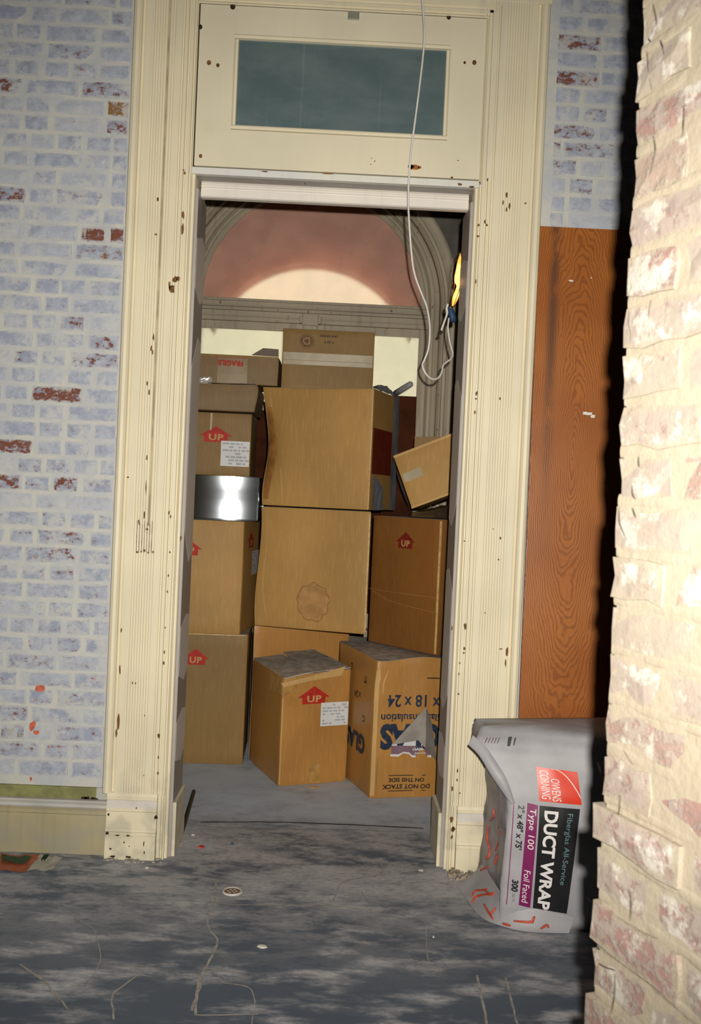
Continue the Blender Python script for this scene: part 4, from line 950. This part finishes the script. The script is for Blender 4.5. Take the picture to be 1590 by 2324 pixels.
def word6(s, px, py, hpx, bold, mat, name, sx=1.0, ang=math.pi, align='CENTER'):
    u, v = f6(px, py); mesh_on(B6.front, text2d(s, 1, bold, align, sx=sx), u, v, hpx/456/.70/B6.W, hpx/456/.70/B6.H, name, mat, r, .0026, ang)
word6('24', 894, 1591, 27, .02, M['ink_blue'], 'size_lettering', .85); word6('x', 925, 1590, 27, .02, M['ink_blue'], 'size_lettering', .8); word6('18', 957, 1590, 27, .02, M['ink_blue'], 'size_lettering', .85); word6('x', 989, 1592, 27, .02, M['ink_blue'], 'size_lettering', .8); word6('12', 1018, 1592, 27, .02, M['ink_blue'], 'size_lettering', .85)
word6('Glass Insulation', 862, 1629, 17, .02, M['ink_blue'], 'product_lettering', 1.0, math.pi, 'RIGHT')
word6('GLAS', 862, 1672, 52, .055, M['ink_blue'], 'big_lettering', .82, math.pi, 'RIGHT')
word6('ON THIS SIDE', 921, 1769.5, 8.6, .035, M['ink_black'], 'warning_lettering', 1.12); word6('DO NOT STACK', 921, 1784.5, 9.6, .035, M['ink_black'], 'warning_lettering', 1.12)
for py in (1760, 1795): 
    u0, v = f6(880, py); u1, _ = f6(965, py); plate(B6.front, u0, u1, v-.003, v+.003, 2, 1, 'printed_rule', M['ink_black'], r, .0003, .002)
u0, v = f6(968, 1540); plate(B6.front, u0, min(.97, u0+.16), v-.004, v+.004, 2, 1, 'printed_rule', M['ink_black'], r, .0003, .002)
for s_, y_, z_, h_, mat, bd, an in (('GLAS', .42, .34, .125, M['ink_blue'], .05, math.pi), ('C', .22, .53, .045, M['ink_blue'], .02, math.pi), ('x 24', .40, .68, .05, M['ink_black'], .02, math.pi), ('T', .22, .82, .05, M['ink_black'], .04, math.pi), ('L', .60, .86, .05, M['ink_black'], .03, math.pi)):
    mesh_on(lambda u, v, o: B6.left(1-u, v, o), text2d(s_, 1, bd), 1-y_, z_, h_/B6.Dp, h_/B6.H, 'side_lettering', mat, r, .0026, an)
plate(B6.front, .0, .05, .02, .93, 2, 8, 'worn_corner', M['card_light'], r, .0006)
crease(B6.front, [(.02, .97), (.05, .87), (.03, .80)], .012, M['card_light'], r); crease(B6.front, [(.16, .93), (.11, .85), (.10, .75)], .008, M['card_light'], r); crease(B6.front, [(.075, .3), (.07, .1), (.07, .01)], .004, M['stain'], r)
plate(lambda x, y, o: B6.top(x, y, o), .0, 1.0, .01, .5, 6, 4, 'top_flap', M['board_dust_skylit'], r, .003); plate(lambda x, y, o: B6.top(x, y, o), .0, 1.0, .505, .99, 6, 4, 'top_flap', M['board_dust_skylit'], r, .003)
# torn label and the peeled wrapper standing up on the front of it
u0, v0 = f6(884, 1716); u1, v1 = f6(972, 1690)
def strip6(tops, bots, off, name, mat):
    m = MB(); n = len(tops)
    for (xa, ya), (xb, yb) in zip(tops, bots): u, v = f6(xa, ya); m.v.append(tuple(B6.front(u, v, off))); u, v = f6(xb, yb); m.v.append(tuple(B6.front(u, v, off)))
    m.f = [(2*i+1, 2*i+3, 2*i+2, 2*i) for i in range(n-1)]; return m.o(name, mat, r)
strip6([(888, 1689), (905, 1686), (925, 1681), (944, 1676), (960, 1684), (976, 1690)], [(884, 1716), (903, 1717), (914, 1709), (927, 1711), (934, 1718), (977, 1718)], .0022, 'torn_label', M['label'])
strip6([(887, 1692), (905, 1692), (925, 1692), (944, 1692), (960, 1692), (974, 1692)], [(885, 1711), (903, 1712), (914, 1706), (927, 1707), (934, 1713), (976, 1713)], .0028, 'purple_band', plain('purple_print', (.20, .12, .16), .5))
word6('FOAM-', 945, 1699, 6.2, .05, M['label'], 'label_lettering', 1.2, 0); word6('INSULATION', 952, 1708, 3.2, .03, M['label'], 'label_lettering', 1.0, 0)
def fp(px, py, off): u, v = f6(px, py); return B6.front(u, v, off)
m = MB(); ap = fp(964, 1602, .02); bl = fp(888, 1690, .003); br = fp(944, 1676, .030); b2 = fp(958, 1692, .045); rr_ = fp(990, 1728, .01); rt = fp(978, 1640, .006)
m.v = [tuple(x) for x in (ap, bl, br, b2, rr_, rt)]; m.f = [(0, 1, 2), (0, 2, 3), (0, 3, 4), (0, 4, 5)]; nn = 6
m.v += [tuple(Vector(x)+Vector((0, .002, 0))) for x in m.v]; m.f += [tuple(q+nn for q in f[::-1]) for f in m.f]; m.o('peeled_wrapper', plain('grey_wrapper', (.24, .215, .19), .5, var=.2, sc=10), r)
# C1 right column on top of B6
bx = Box((.548, 1.000), (.80, 1.30), (.216, 1.40), .716, 1.405, B=(.462, 1.70), disp=bulge(.003, 12)); C1 = bx
r = carton('dark tan carton with a faint red UP mark, right of the stained carton', bx, M['card_e'], 10)
FL_ = lambda u, v, o: C1.left(1-u, v, o)
def f7(px, py):
    d = AF + AR*((px-795)/2259) - AU*((py-1162)/2259); e = (C1.L-C1.N); nrm = Vector((-e.y, e.x, 0)); t_ = (C1.N-EYE).dot(nrm)/d.dot(nrm); q = EYE+d*t_; return (1-(q-C1.N).dot(e)/e.length_squared, (q.z-C1.z0)/C1.H)
u, v = f7(921, 1226); up_print(FL_, u, v, .28, .086/C1.H, r, plain('faint_red_ink', (.20, .020, .010), .6))
plate(FL_, .975, 1.0, .01, .99, 1, 6, 'worn_corner', M['card_edge'], r, .0004)
for pts in ([(838, 1335), (900, 1345), (1000, 1358)], [(845, 1340), (890, 1365), (985, 1390)]):
    crease(FL_, [f7(*q) for q in pts], .0, M['card_light'], r); 
    pp = smooth_path([FL_(*f7(*q), .003) for q in pts], 4); m = MB(); m.tube(pp, .0008, 5); m.o('pale_scratch', M['card_light'], r)
# C2 tilted carton on top
class TB(Box):
    def __init__(s, O, ang, w_, h_, d_): s.O = Vector(O); s.ang = ang; s.w, s.h, s.d = w_, h_, d_; s.N = Vector((O[0], O[1], 0)); s.R = s.N+Vector((w_, 0, 0)); s.L = s.N+Vector((0, d_, 0)); s.B = s.R+s.L-s.N; s.z0 = O[2]; s.H = h_; s.W = w_; s.Dp = d_; s.yaw = -.30
    def p(s, a, b, c):
        ca, sa = math.cos(s.ang), math.sin(s.ang); x = a*s.w; z = c*s.h; X = x*ca-z*sa; Z = x*sa+z*ca; Yv = b*s.d; cy, sy = math.cos(s.yaw), math.sin(s.yaw)
        return Vector((s.O.x+X*cy-Yv*sy, s.O.y+X*sy+Yv*cy, s.O.z+Z))
    def front(s, x, z, off=.0015): return s.p(x, -off/s.d, z)
    def left(s, y, z, off=.0015): return s.p(-off/s.w, y, z)
bx = TB((.412, 1.27, 1.452), math.radians(22.5), .40, .300, .26); r = empty('cardboard_box', (.50, 1.35, 1.412), 'tilted carton with a pale tape label leaning against the right jamb', 'box', 'stored cartons behind the doorway'); body(bx, M['card'], r, 6)
plate(bx.front, .03, .30, .48, .64, 2, 2, 'tape_label', M['tape'], r, .0005); plate(bx.front, .0, 1, .955, 1.0, 4, 1, 'lid_edge', M['card_light'], r, .001); plate(bx.front, .0, 1, .0, .03, 4, 1, 'bottom_edge', M['card_light'], r, .001)
m = MB(); m.grid(lambda u, v: bx.p(-.012-.03*math.sin(math.pi*v)*u, u*.5, .98-.98*v)+Vector((-.022*u, 0, -.02*u)), 3, 8); m.o('shaded_side', M['grey_plastic'], r)  # grey sheet painting the shade on the carton's left face
a, b = pix(942, 990, 1.42), pix(1012, 990, 1.38); m = MB(); m.prism([(a.x, 1.46, a.z-.12), (b.x, 1.42, a.z-.05), (b.x, 1.42, b.z), (a.x, 1.46, a.z)], (0, .004, 0)); m.o('back_flap', M['card_b'], r)
# dark plastic under it
PS = empty('dark_bag', (.50, 1.25, 1.409), 'dark glossy plastic bag wedged under the tilted carton', 'bag')
m = MB()
def sack(u, v):
    a_ = v*math.pi; x = .405+.26*u; h_ = (.018+.070*u)*(1+.25*noise.noise(Vector((u*5, v*4, 0)))); return (x, 1.16-.03*math.sin(a_)+.26*(v)+.02*noise.noise(Vector((u*6, v*5, 2))), 1.411+h_*math.sin(a_))
m.grid(sack, 16, 10); m.o('film', M['dark_plastic'], PS, True)
# B5 crushed front carton
def ex5(a, b, c):
    t_ = max(0, c-.82)/.18; k_ = max(0, 1-a*3)*max(0, 1-b*3)
    f_ = (1 if b < .2 else 0)
    return (.012*k_*t_, .006*k_*t_ - .010*math.exp(-((a-.55)/.3)**2)*max(0, .12-c)/.12*f_, -.014*k_*t_+.016*math.exp(-((a-.62)/.22)**2)*max(0, .1-c)/.1*f_*0+.026*a*t_)
bx = Box((-.224, 1.054), (.124, 1.203), (-.414, 1.532), 0, .566, B=(-.078, 1.675), disp=bulge(.003, 13, ex5)); r = carton('battered front carton with dusty skylit top flaps, red UP mark and white label', bx, M['card_c'], 18); B5 = bx
def f5(px, py, off=.0):
    d = AF + AR*((px-795)/2259) - AU*((py-1162)/2259); e = B5.R-B5.N; nrm = Vector((-e.y, e.x, 0)); t_ = (B5.N-EYE).dot(nrm)/d.dot(nrm); q = EYE+d*t_; return ((q-B5.N).dot(B5.ex)/B5.W, q.z/B5.H)
u, v = f5(712, 1578); up_print(B5.front, u, v, 78/430/B5.W, .088/B5.H, r)
u0, v0 = f5(726, 1648); u1, v1 = f5(785, 1592); label_on(B5.front, u0, .985, v0, v1, r)
def tp(px, py, zz):
    return pfl(px, py, zz)
def tc(a, b, dz): q = B5.p(a, b, 1); return q+Vector((0, 0, dz))
fl1 = [tc(.0, .0, 0), tc(.0, .99, .004), tc(.47, .99, .010), tc(.46, .02, .002)]
fl2 = [tc(.46, .0, .004), tc(.47, .99, .022), tc(.99, .99, .018), tc(1.0, .0, .004)]
for f_ in (fl1, fl2):
    a_, b_q, c_q, d_q = f_; m = MB(); m.grid(lambda u, v: a_.lerp(d_q, u).lerp(b_q.lerp(c_q, u), v)+Vector((0, 0, .006+.004*noise.noise(Vector((u*3, v*3, 1))))), 6, 6); nn = len(m.v); m.v += [(x, y, z-.004) for x, y, z in m.v]; m.f += [tuple(q+nn for q in f[::-1]) for f in m.f]
    n6 = 7
    rim = [i for i in range(n6)]+[n6*j+n6-1 for j in range(1, n6)]+[n6*(n6-1)+i for i in range(n6-2, -1, -1)]+[n6*j for j in range(n6-2, 0, -1)]
    for i in range(len(rim)): a0, a1 = rim[i], rim[(i+1) % len(rim)]; m.f.append((a1, a0, a0+nn, a1+nn))
    m.o('top_flap', M['board_dust_skylit'], r)
m = MB(); T_ = [f5(634, 1545), f5(704, 1538), f5(783, 1516), f5(772, 1540), f5(700, 1548), f5(640, 1556)]; m.poly([B5.front(u, min(v, 1.03), .006) for u, v in T_]); m.o('folded_lip', M['card_light'], r)
# glossy tape over the near corner
def tape5(u, v):
    if u < .5: q = B5.left((.5-u)*.75, 1.0-.17*v-.02*math.sin(u*9), .004)
    else: q = B5.front((u-.5)*.40, 1.0-.17*v*(1-.2*(u-.5)), .004)
    q += Vector((0, 0, 0)); q.z += .003*noise.noise(Vector((u*9, v*5, 4))); q.y -= .003*abs(noise.noise(Vector((u*12, v*8, 1)))); return q
m = MB(); m.grid(tape5, 20, 6); m.o('corner_tape', M['tape_clear'], r, True)
plate(B5.front, .44, .60, .01, .19, 3, 3, 'bottom_tape', M['tape_clear'], r, .0005)
plate(B5.front, .0, .02, .02, .8, 1, 8, 'worn_corner', M['card_light'], r, .0004)

# ---------------------------------------------------------------- insulation sack at the right
BG = empty('insulation_sack', (.95, -.3, 0), 'white plastic sack of duct insulation standing at the right casing', 'sack')
M['sack'] = plain('white_polythene', (.33, .325, .35), .50, spec=.3, var=.10, sc=8)
M['sack_shaded'] = plain('shaded_polythene', (.28, .25, .27), .45, spec=.4, var=.2, sc=14)  # darker copy that paints in the shade on the sack's left side
Fp = [(0, pfl(1132, 2096)), (.08, pix(1134, 2040, -.52)), (.18, pix(1139, 1975, -.52)), (.30, pix(1146, 1905, -.515)), (.40, pix(1153, 1845, -.505)), (.47, pix(1154, 1800, -.49)), (.54, pix(1128, 1745, -.46)), (.60, pix(1095, 1705, -.43)), (.64, pix(1080, 1682, -.40)), (.675, pix(1090, 1650, -.36))]
Kp = [(0, Vector((.625, -.08, 0))), (.08, pix(1088, 1955, -.10)), (.18, pix(1094, 1905, -.10)), (.30, pix(1097, 1860, -.10)), (.40, pix(1099, 1820, -.10)), (.47, pix(1100, 1785, -.10)), (.54, pix(1088, 1740, -.11)), (.60, pix(1066, 1700, -.14)), (.64, pix(1066, 1672, -.17)), (.675, pix(1078, 1652, -.24))]
NZ = len(Fp); NP = 40
def prof_at(k):
    z = Fp[k][0]; f = Fp[k][1].copy(); b = Kp[k][1].copy(); f.z = b.z = 0
    topk = 1 if k < NZ-1 else .8
    fr = Vector((1.30, -.55+.03*(k/NZ), 0)); br = Vector((1.32, -.06, 0))
    if k == 0: f = Vector((f.x, f.y, 0))
    return z, [b, b.lerp(f, .5)+Vector((.025*math.sin(k*.8), 0, 0)), f, f.lerp(fr, .10)+Vector((0, -.006, 0)), f.lerp(fr, .3)+Vector((0, -.014, 0)), f.lerp(fr, .7)+Vector((0, -.012, 0)), fr, br, br.lerp(b, .5)]
m = MB(); rows = []
def loop_pts(pts, n):
    out = []; N_ = len(pts); L_ = [(pts[(i+1) % N_]-pts[i]).length for i in range(N_)]
    cnt = [5, 5, 4, 5, 6, 6, 4, 4, 4]
    for i in range(N_):
        a, b = pts[i], pts[(i+1) % N_]
        for t_ in range(cnt[i]): out.append(a.lerp(b, t_/cnt[i]))
    return out
secs = [prof_at(k) for k in range(NZ)]
SUB = 4; allr = []
for k in range(NZ-1):
    (za, A_), (zb, B_) = secs[k], secs[k+1]
    for s_ in range(SUB if k < NZ-2 else SUB+1):
        t_ = s_/SUB; allr.append((za+(zb-za)*t_, loop_pts([a.lerp(b, t_) for a, b in zip(A_, B_)], 0)))
nl = len(allr[0][1])
for ri, (z, lp) in enumerate(allr):
    for i, q in enumerate(lp):
        w_ = .006*noise.noise(Vector((q.x*9, q.y*9, z*7)))+.004*noise.noise(Vector((q.x*25, q.y*25, z*18)))
        on_left = i < 10; amp = 2.2 if on_left else .55
        m.v.append((q.x+(w_*amp if on_left else 0), q.y+(0 if on_left else w_*amp), z+(.012*(q.x-1.0)*-.3 if ri == len(allr)-1 else 0)))
for ri in range(len(allr)-1):
    for i in range(nl):
        j = (i+1) % nl; m.f.append((ri*nl+i, ri*nl+j, (ri+1)*nl+j, (ri+1)*nl+i))
last = (len(allr)-1)*nl; top_ = [Vector(m.v[last+i]) for i in range(nl)]; cen = sum(top_, Vector())/nl
base = len(m.v); m.v += [tuple(cen.lerp(q, .6)+Vector((0, 0, .010+.006*noise.noise(q*12)))) for q in top_]; m.v.append(tuple(cen+Vector((0, 0, .014))))
for i in range(nl): j = (i+1) % nl; m.f.append((last+i, last+j, base+j, base+i)); m.f.append((base+i, base+j, base+nl))
m.f.append(tuple(range(nl))[::-1])
bag = m.o('bag_body', M['sack'], BG, True)
bag.data.materials.append(M['sack_shaded'])
for pgi, pg in enumerate(bag.data.polygons):
    if pgi < (len(allr)-1)*nl and (pgi % nl) < 10: pg.material_index = 1
# front face mapping by pixel
def bagp(px, py, off=.0):
    d = AF + AR*((px-795)/2259) - AU*((py-1162)/2259); q0 = EYE+d*((-.556+4.03)/d.y); return q0
bag_bvh = None
from mathutils.bvhtree import BVHTree
bag_bvh = BVHTree.FromPolygons([v_ for v_ in m.v], m.f)
def bagon(q, off):
    """drop a point straight back (+y) onto the sack"""
    h_ = bag_bvh.ray_cast(Vector((q.x, -1.2, q.z)), Vector((0, 1, 0)))
    y = h_[0].y if h_[0] is not None else -.55
    return Vector((q.x, y-off, q.z))
def quad_map(c4):      # unit square to the quad of pixel corners (bl, br, tr, tl)
    a, b, c_, d_ = [bagp(*q) for q in c4]
    return lambda u, v, off: bagon(a.lerp(b, u).lerp(d_.lerp(c_, u), v), off)
def panel(c4, mat, name, nu=10, nv=14, off=.0030):
    f = quad_map(c4); m = MB(); m.grid(lambda u, v: f(u, v, off), nu, nv); return m.o(name, mat, BG, True), f
M['pk'] = plain('black_print', (.012, .012, .014), .35, var=.1); M['pm'] = plain('magenta_print', (.19, .014, .10), .35, var=.1); M['pr'] = plain('red_print', (.62, .035, .010), .35, var=.06); M['pw'] = plain('white_print', (.70, .68, .68), .4, var=.03)
M['prd'] = plain('red_dribble', (.50, .07, .035), .4, var=.2); M['pgrey'] = plain('teal_print', (.12, .22, .24), .5)
# corners: bl, br, tr, tl as they stand (the print runs downwards, turned a quarter)
_, fk = panel([(1211, 2066), (1287, 2077), (1320, 1842), (1229, 1836)], M['pk'], 'black_panel')
_, fm_ = panel([(1179, 2060), (1205, 2066), (1226, 1836), (1202, 1831)], M['pm'], 'purple_panel', 4, 14)
_, fr2 = panel([(1229, 1826), (1324, 1833), (1318, 1762), (1226, 1753)], M['pr'], 'red_logo_panel', 8, 8)
def btext(f, s, u, v, hu, hv, bold, mat, name, sx=1.0, off=.0040, align='LEFT'):
    """letters turned 90 degrees clockwise: text x runs down (-v), text y runs to +u"""
    vs, fs = text2d(s, 1, bold, align, sx=sx); mesh(name, [f(u+y*hu, v-x*hv, off) for x, y in vs], fs, mat, BG)
PH = .42
btext(fk, 'DUCT WRAP', .30, .965, .46, .168, .035, M['pw'], 'duct_wrap_lettering', .97)
btext(fk, 'Fiberglas All-Service', .75, .955, .20, .085, .0, M['pgrey'], 'product_line_lettering')
btext(fm_, 'Type 100', .48, .96, .80, .105, .0, M['pw'], 'type_lettering'); btext(fm_, 'Foil Faced', .48, .36, .80, .080, .0, M['pw'], 'facing_lettering')
fs_ = quad_map([(1155, 2056), (1178, 2060), (1200, 1831), (1178, 1828)])
btext(fs_, '2" x 48" x 75\'', .52, .965, .85, .078, .03, M['pk'], 'size_lettering', 1.0); btext(fs_, '300', .50, .24, .85, .078, .04, M['pk'], 'size_lettering', 1.0); btext(fs_, 'SQ. FT.', .45, .105, .30, .030, .0, M['pk'], 'unit_lettering')
f = quad_map([(1151, 2060), (1153, 2060), (1173, 1828), (1171, 1827)]); m = MB(); m.grid(lambda u, v: f(u, v, .004), 1, 24); m.o('purple_rule', M['pm'], BG)
btext(fr2, 'OWENS', .42, .72, .30, .19, .0, M['pw'], 'logo_lettering', 1.0); btext(fr2, 'CORNING', .17, .93, .30, .19, .0, M['pw'], 'logo_lettering', .97)
m = MB(); n = 20
for i in range(n+1):
    t_ = i/n; u = .35+.64*t_**.9; v = 1-.80*t_**2.2; m.v += [tuple(fr2(min(u, .99), min(v, .99), .0041)), tuple(fr2(min(u+.022, 1), min(v+.012, 1), .0041))]
m.f = [(2*i, 2*i+1, 2*i+3, 2*i+2) for i in range(n)]; m.o('logo_arc', M['pw'], BG)
def flat_bar(c4, name, mat):
    f = quad_map(c4); cs = [f(u, v, .002) for u, v in ((0, 0), (1, 0), (1, 1), (0, 1))]
    a, b, c_, d_ = cs; m = MB()
    for p_, q_ in ((a, d_), (b, c_)): pass
    lo_y, hi_y = min(a.y, b.y), min(c_.y, d_.y); mid = f(.5, .5, .002).y; sag = min(0, mid-(lo_y+hi_y)/2)
    def g(u, v): q = a.lerp(b, u).lerp(d_.lerp(c_, u), v); return (q.x, lo_y+(hi_y-lo_y)*v+sag*4*v*(1-v)-.003, q.z)
    m.grid(g, 1, 6); return m.o(name, mat, BG)
# printed bars at the top
for c4, mat in (([(1163, 1712), (1170, 1712), (1162, 1672), (1154, 1672)], M['pk']), ([(1177, 1710), (1180, 1710), (1171, 1674), (1168, 1674)], M['pk'])):
    flat_bar(c4, 'printed_bar', mat)
for i in range(5):
    flat_bar([(1112+i*7, 1708), (1114+i*7, 1708), (1107+i*7, 1674), (1105+i*7, 1674)], 'faint_print', plain('pink_print', (.30, .17, .20), .5))
# skirt of loose film on the floor
sk = [pfl(1036, 2011), pfl(1060, 2045), pfl(1092, 2084), pfl(1140, 2104), pfl(1200, 2117), pfl(1290, 2120)]; inn = [Vector((.66, -.12, .05)), Vector((.65, -.22, .05)), Vector((.655, -.34, .05)), Vector((.68, -.48, .05)), Vector((.76, -.525, .04)), Vector((.92, -.53, .04))]
m = MB(); SK = smooth_path(sk, 5); IN = smooth_path(inn, 5); n = len(SK)
for j in range(6):
    t_ = j/5
    for i in range(n):
        q = SK[i].lerp(IN[i], t_); q.z = .003+.09*t_**1.6+.010*noise.noise(Vector((i*.45, t_*3, 0)))*math.sin(math.pi*t_); m.v.append(tuple(q))
for j in range(5):
    for i in range(n-1): m.f.append((j*n+i, j*n+i+1, (j+1)*n+i+1, (j+1)*n+i))
m.o('loose_skirt', M['sack'], BG, True)
sk_bvh = BVHTree.FromPolygons(m.v, m.f)
# ear fold along the near left corner and pinched strip
m = MB(); e0 = [pix(1061, 1688, -.42), pix(1085, 1712, -.45), pix(1110, 1752, -.48), pix(1135, 1790, -.50), pix(1158, 1822, -.52)]
e1 = [pix(1072, 1668, -.42), pix(1100, 1692, -.45), pix(1125, 1728, -.48), pix(1150, 1770, -.51), pix(1168, 1822, -.525)]
E0, E1 = smooth_path(e0, 4), smooth_path(e1, 4); n = len(E0)
for i in range(n): mid = E0[i].lerp(E1[i], .5)+Vector((0, -.022*math.sin(math.pi*i/(n-1)), 0)); m.v += [tuple(E0[i]+Vector((0, -.012, 0))), tuple(mid+Vector((0, -.012, 0))), tuple(E1[i]+Vector((0, -.004, 0)))]
m.f = [(3*i+k_, 3*i+k_+1, 3*i+k_+4, 3*i+k_+3) for i in range(n-1) for k_ in (0, 1)]; m.o('corner_fold', M['sack'], BG, True)
# red dribbles on the shaded side and on the skirt
DR = [[(1130, 1878), (1136, 1890), (1130, 1915), (1124, 1930)], [(1108, 1870), (1104, 1900), (1110, 1925)], [(1090, 1975), (1102, 1969), (1108, 1968)], [(1125, 1955), (1128, 1940), (1122, 1962)], [(1070, 2035), (1078, 2022), (1095, 2020), (1105, 2017)], [(1070, 2048), (1080, 2035), (1100, 2030), (1118, 2032)], [(1100, 2020), (1110, 2028), (1122, 2026)],
      [(1118, 2086), (1108, 2070), (1098, 2052)], [(1112, 2075), (1125, 2060)], [(1165, 2090), (1185, 2092), (1205, 2092), (1212, 2080), (1208, 2096)], [(1140, 2096), (1158, 2101)], [(1226, 2108), (1240, 2100), (1245, 2106)], [(1118, 1835), (1120, 1850), (1112, 1862)], [(1112, 1925), (1108, 1945), (1100, 1948)]]
for l in DR:
    pts = []
    for px, py in l:
        d = (AF + AR*((px-795)/2259) - AU*((py-1162)/2259)).normalized(); h1 = bag_bvh.ray_cast(EYE, d); h2 = sk_bvh.ray_cast(EYE, d)
        c_ = [h_ for h_ in (h1, h2) if h_[0] is not None]
        if c_: pts.append(min(c_, key=lambda h_: h_[3])[0]-d*.003)
    if len(pts) > 1:
        pts = smooth_path(pts, 4); m = MB(); m.tube(pts, [.0045*(.5+.5*math.sin(math.pi*(i+1)/(len(pts)+1))) for i in range(len(pts))], 6); m.o('red_dribble', M['prd'], BG, True)

# ---------------------------------------------------------------- hanging cord and work lamp
CO = empty('hanging_cord', pix(958, 0, -.10), 'thin white electric cord hanging in front of the doorway, looped below', 'cord')
pts = [Vector((.262, -.14, 4.6)), Vector((.255, -.13, 4.1)), pix(953, -60, -.12), pix(958, 0, -.11), pix(962, 60, -.10), pix(961, 110, -.09), pix(951, 200, -.075), pix(942, 270, -.06), pix(934, 330, -.05), pix(929, 385, -.045), pix(926, 450, -.03), pix(929, 520, .02), pix(935, 590, .06), pix(942, 628, .08), pix(957, 668, .10), pix(969, 700, .12), pix(975, 745, .14), pix(972, 790, .15), pix(963, 816, .16), pix(958, 828, .17), pix(964, 845, .18), pix(976, 858, .2), pix(990, 860, .22), pix(1001, 848, .24), pix(1006, 828, .27), pix(1022, 815, .3), pix(1027, 803, .32), pix(1020, 775, .35), pix(1016, 745, .37), pix(1018, 722, .39)]
m = MB(); pp = smooth_path(pts, 6); m.tube(pp, .0042, 8); m.o('cable', M['cord'], CO, True)
pts = [pix(1001, 750, .39), pix(1006, 735, .39), pix(1014, 712, .4), pix(1013, 700, .4), pix(1016, 690, .4)]
m = MB(); m.tube(smooth_path(pts, 4), .0050, 8); m.o('cable_tail', M['cord'], CO, True)
a, b = pix(1003, 752, .39), pix(997, 758, .39); m = MB(); m.tube([a, b], .006, 8); m.o('plug', M['cord_dark'], CO)
WL = empty('work_lamp', pix(1024, 732, .41), 'hanging work lamp with blue handle and glowing orange bulb', 'lamp')
m = MB(); m.tube([pix(1029, 731, .42), pix(1027, 722, .42), pix(1022, 706, .42), pix(1018, 698, .42)], [.012, .017, .016, .010], 12); m.o('handle', M['lamp_blue'], WL, True)
m = MB(); m.tube(smooth_path([pix(1027, 694, .43), pix(1034, 672, .44), pix(1040, 652, .45), pix(1041, 636, .46), pix(1042, 615, .46), pix(1043, 590, .46), pix(1044, 575, .46)], 4), [.004, .008, .011, .013, .013, .012, .011, .010, .009, .010, .014, .018, .020, .021, .021, .019, .017, .015, .013, .011, .009, .006, .004, .002, .001][:25], 12); m.o('glowing_bulb', M['glow'], WL, True)
m = MB()
for k_ in range(4):
    a_ = k_*math.pi/2+.4; m.tube(smooth_path([pix(1026, 696, .43)+Vector((.010*math.cos(a_), .010*math.sin(a_), 0)), pix(1036, 655, .45)+Vector((.026*math.cos(a_), .026*math.sin(a_), 0)), pix(1042, 600, .46)+Vector((.026*math.cos(a_), .026*math.sin(a_), 0)), pix(1044, 568, .46)], 4), .0015, 5)
m.o('wire_guard', M['cord_dark'], WL, True)
bl_ = bpy.data.lights.new('lamp_light', 'POINT'); bl_.energy = .6; bl_.color = (1, .45, .12); bl_.shadow_soft_size = .02
lo_ = bpy.data.objects.new('lamp_light', bl_); C.objects.link(lo_); lo_.location = pix(1030, 640, .46); 
print('bricks', nb, 'objects', len(bpy.data.objects))
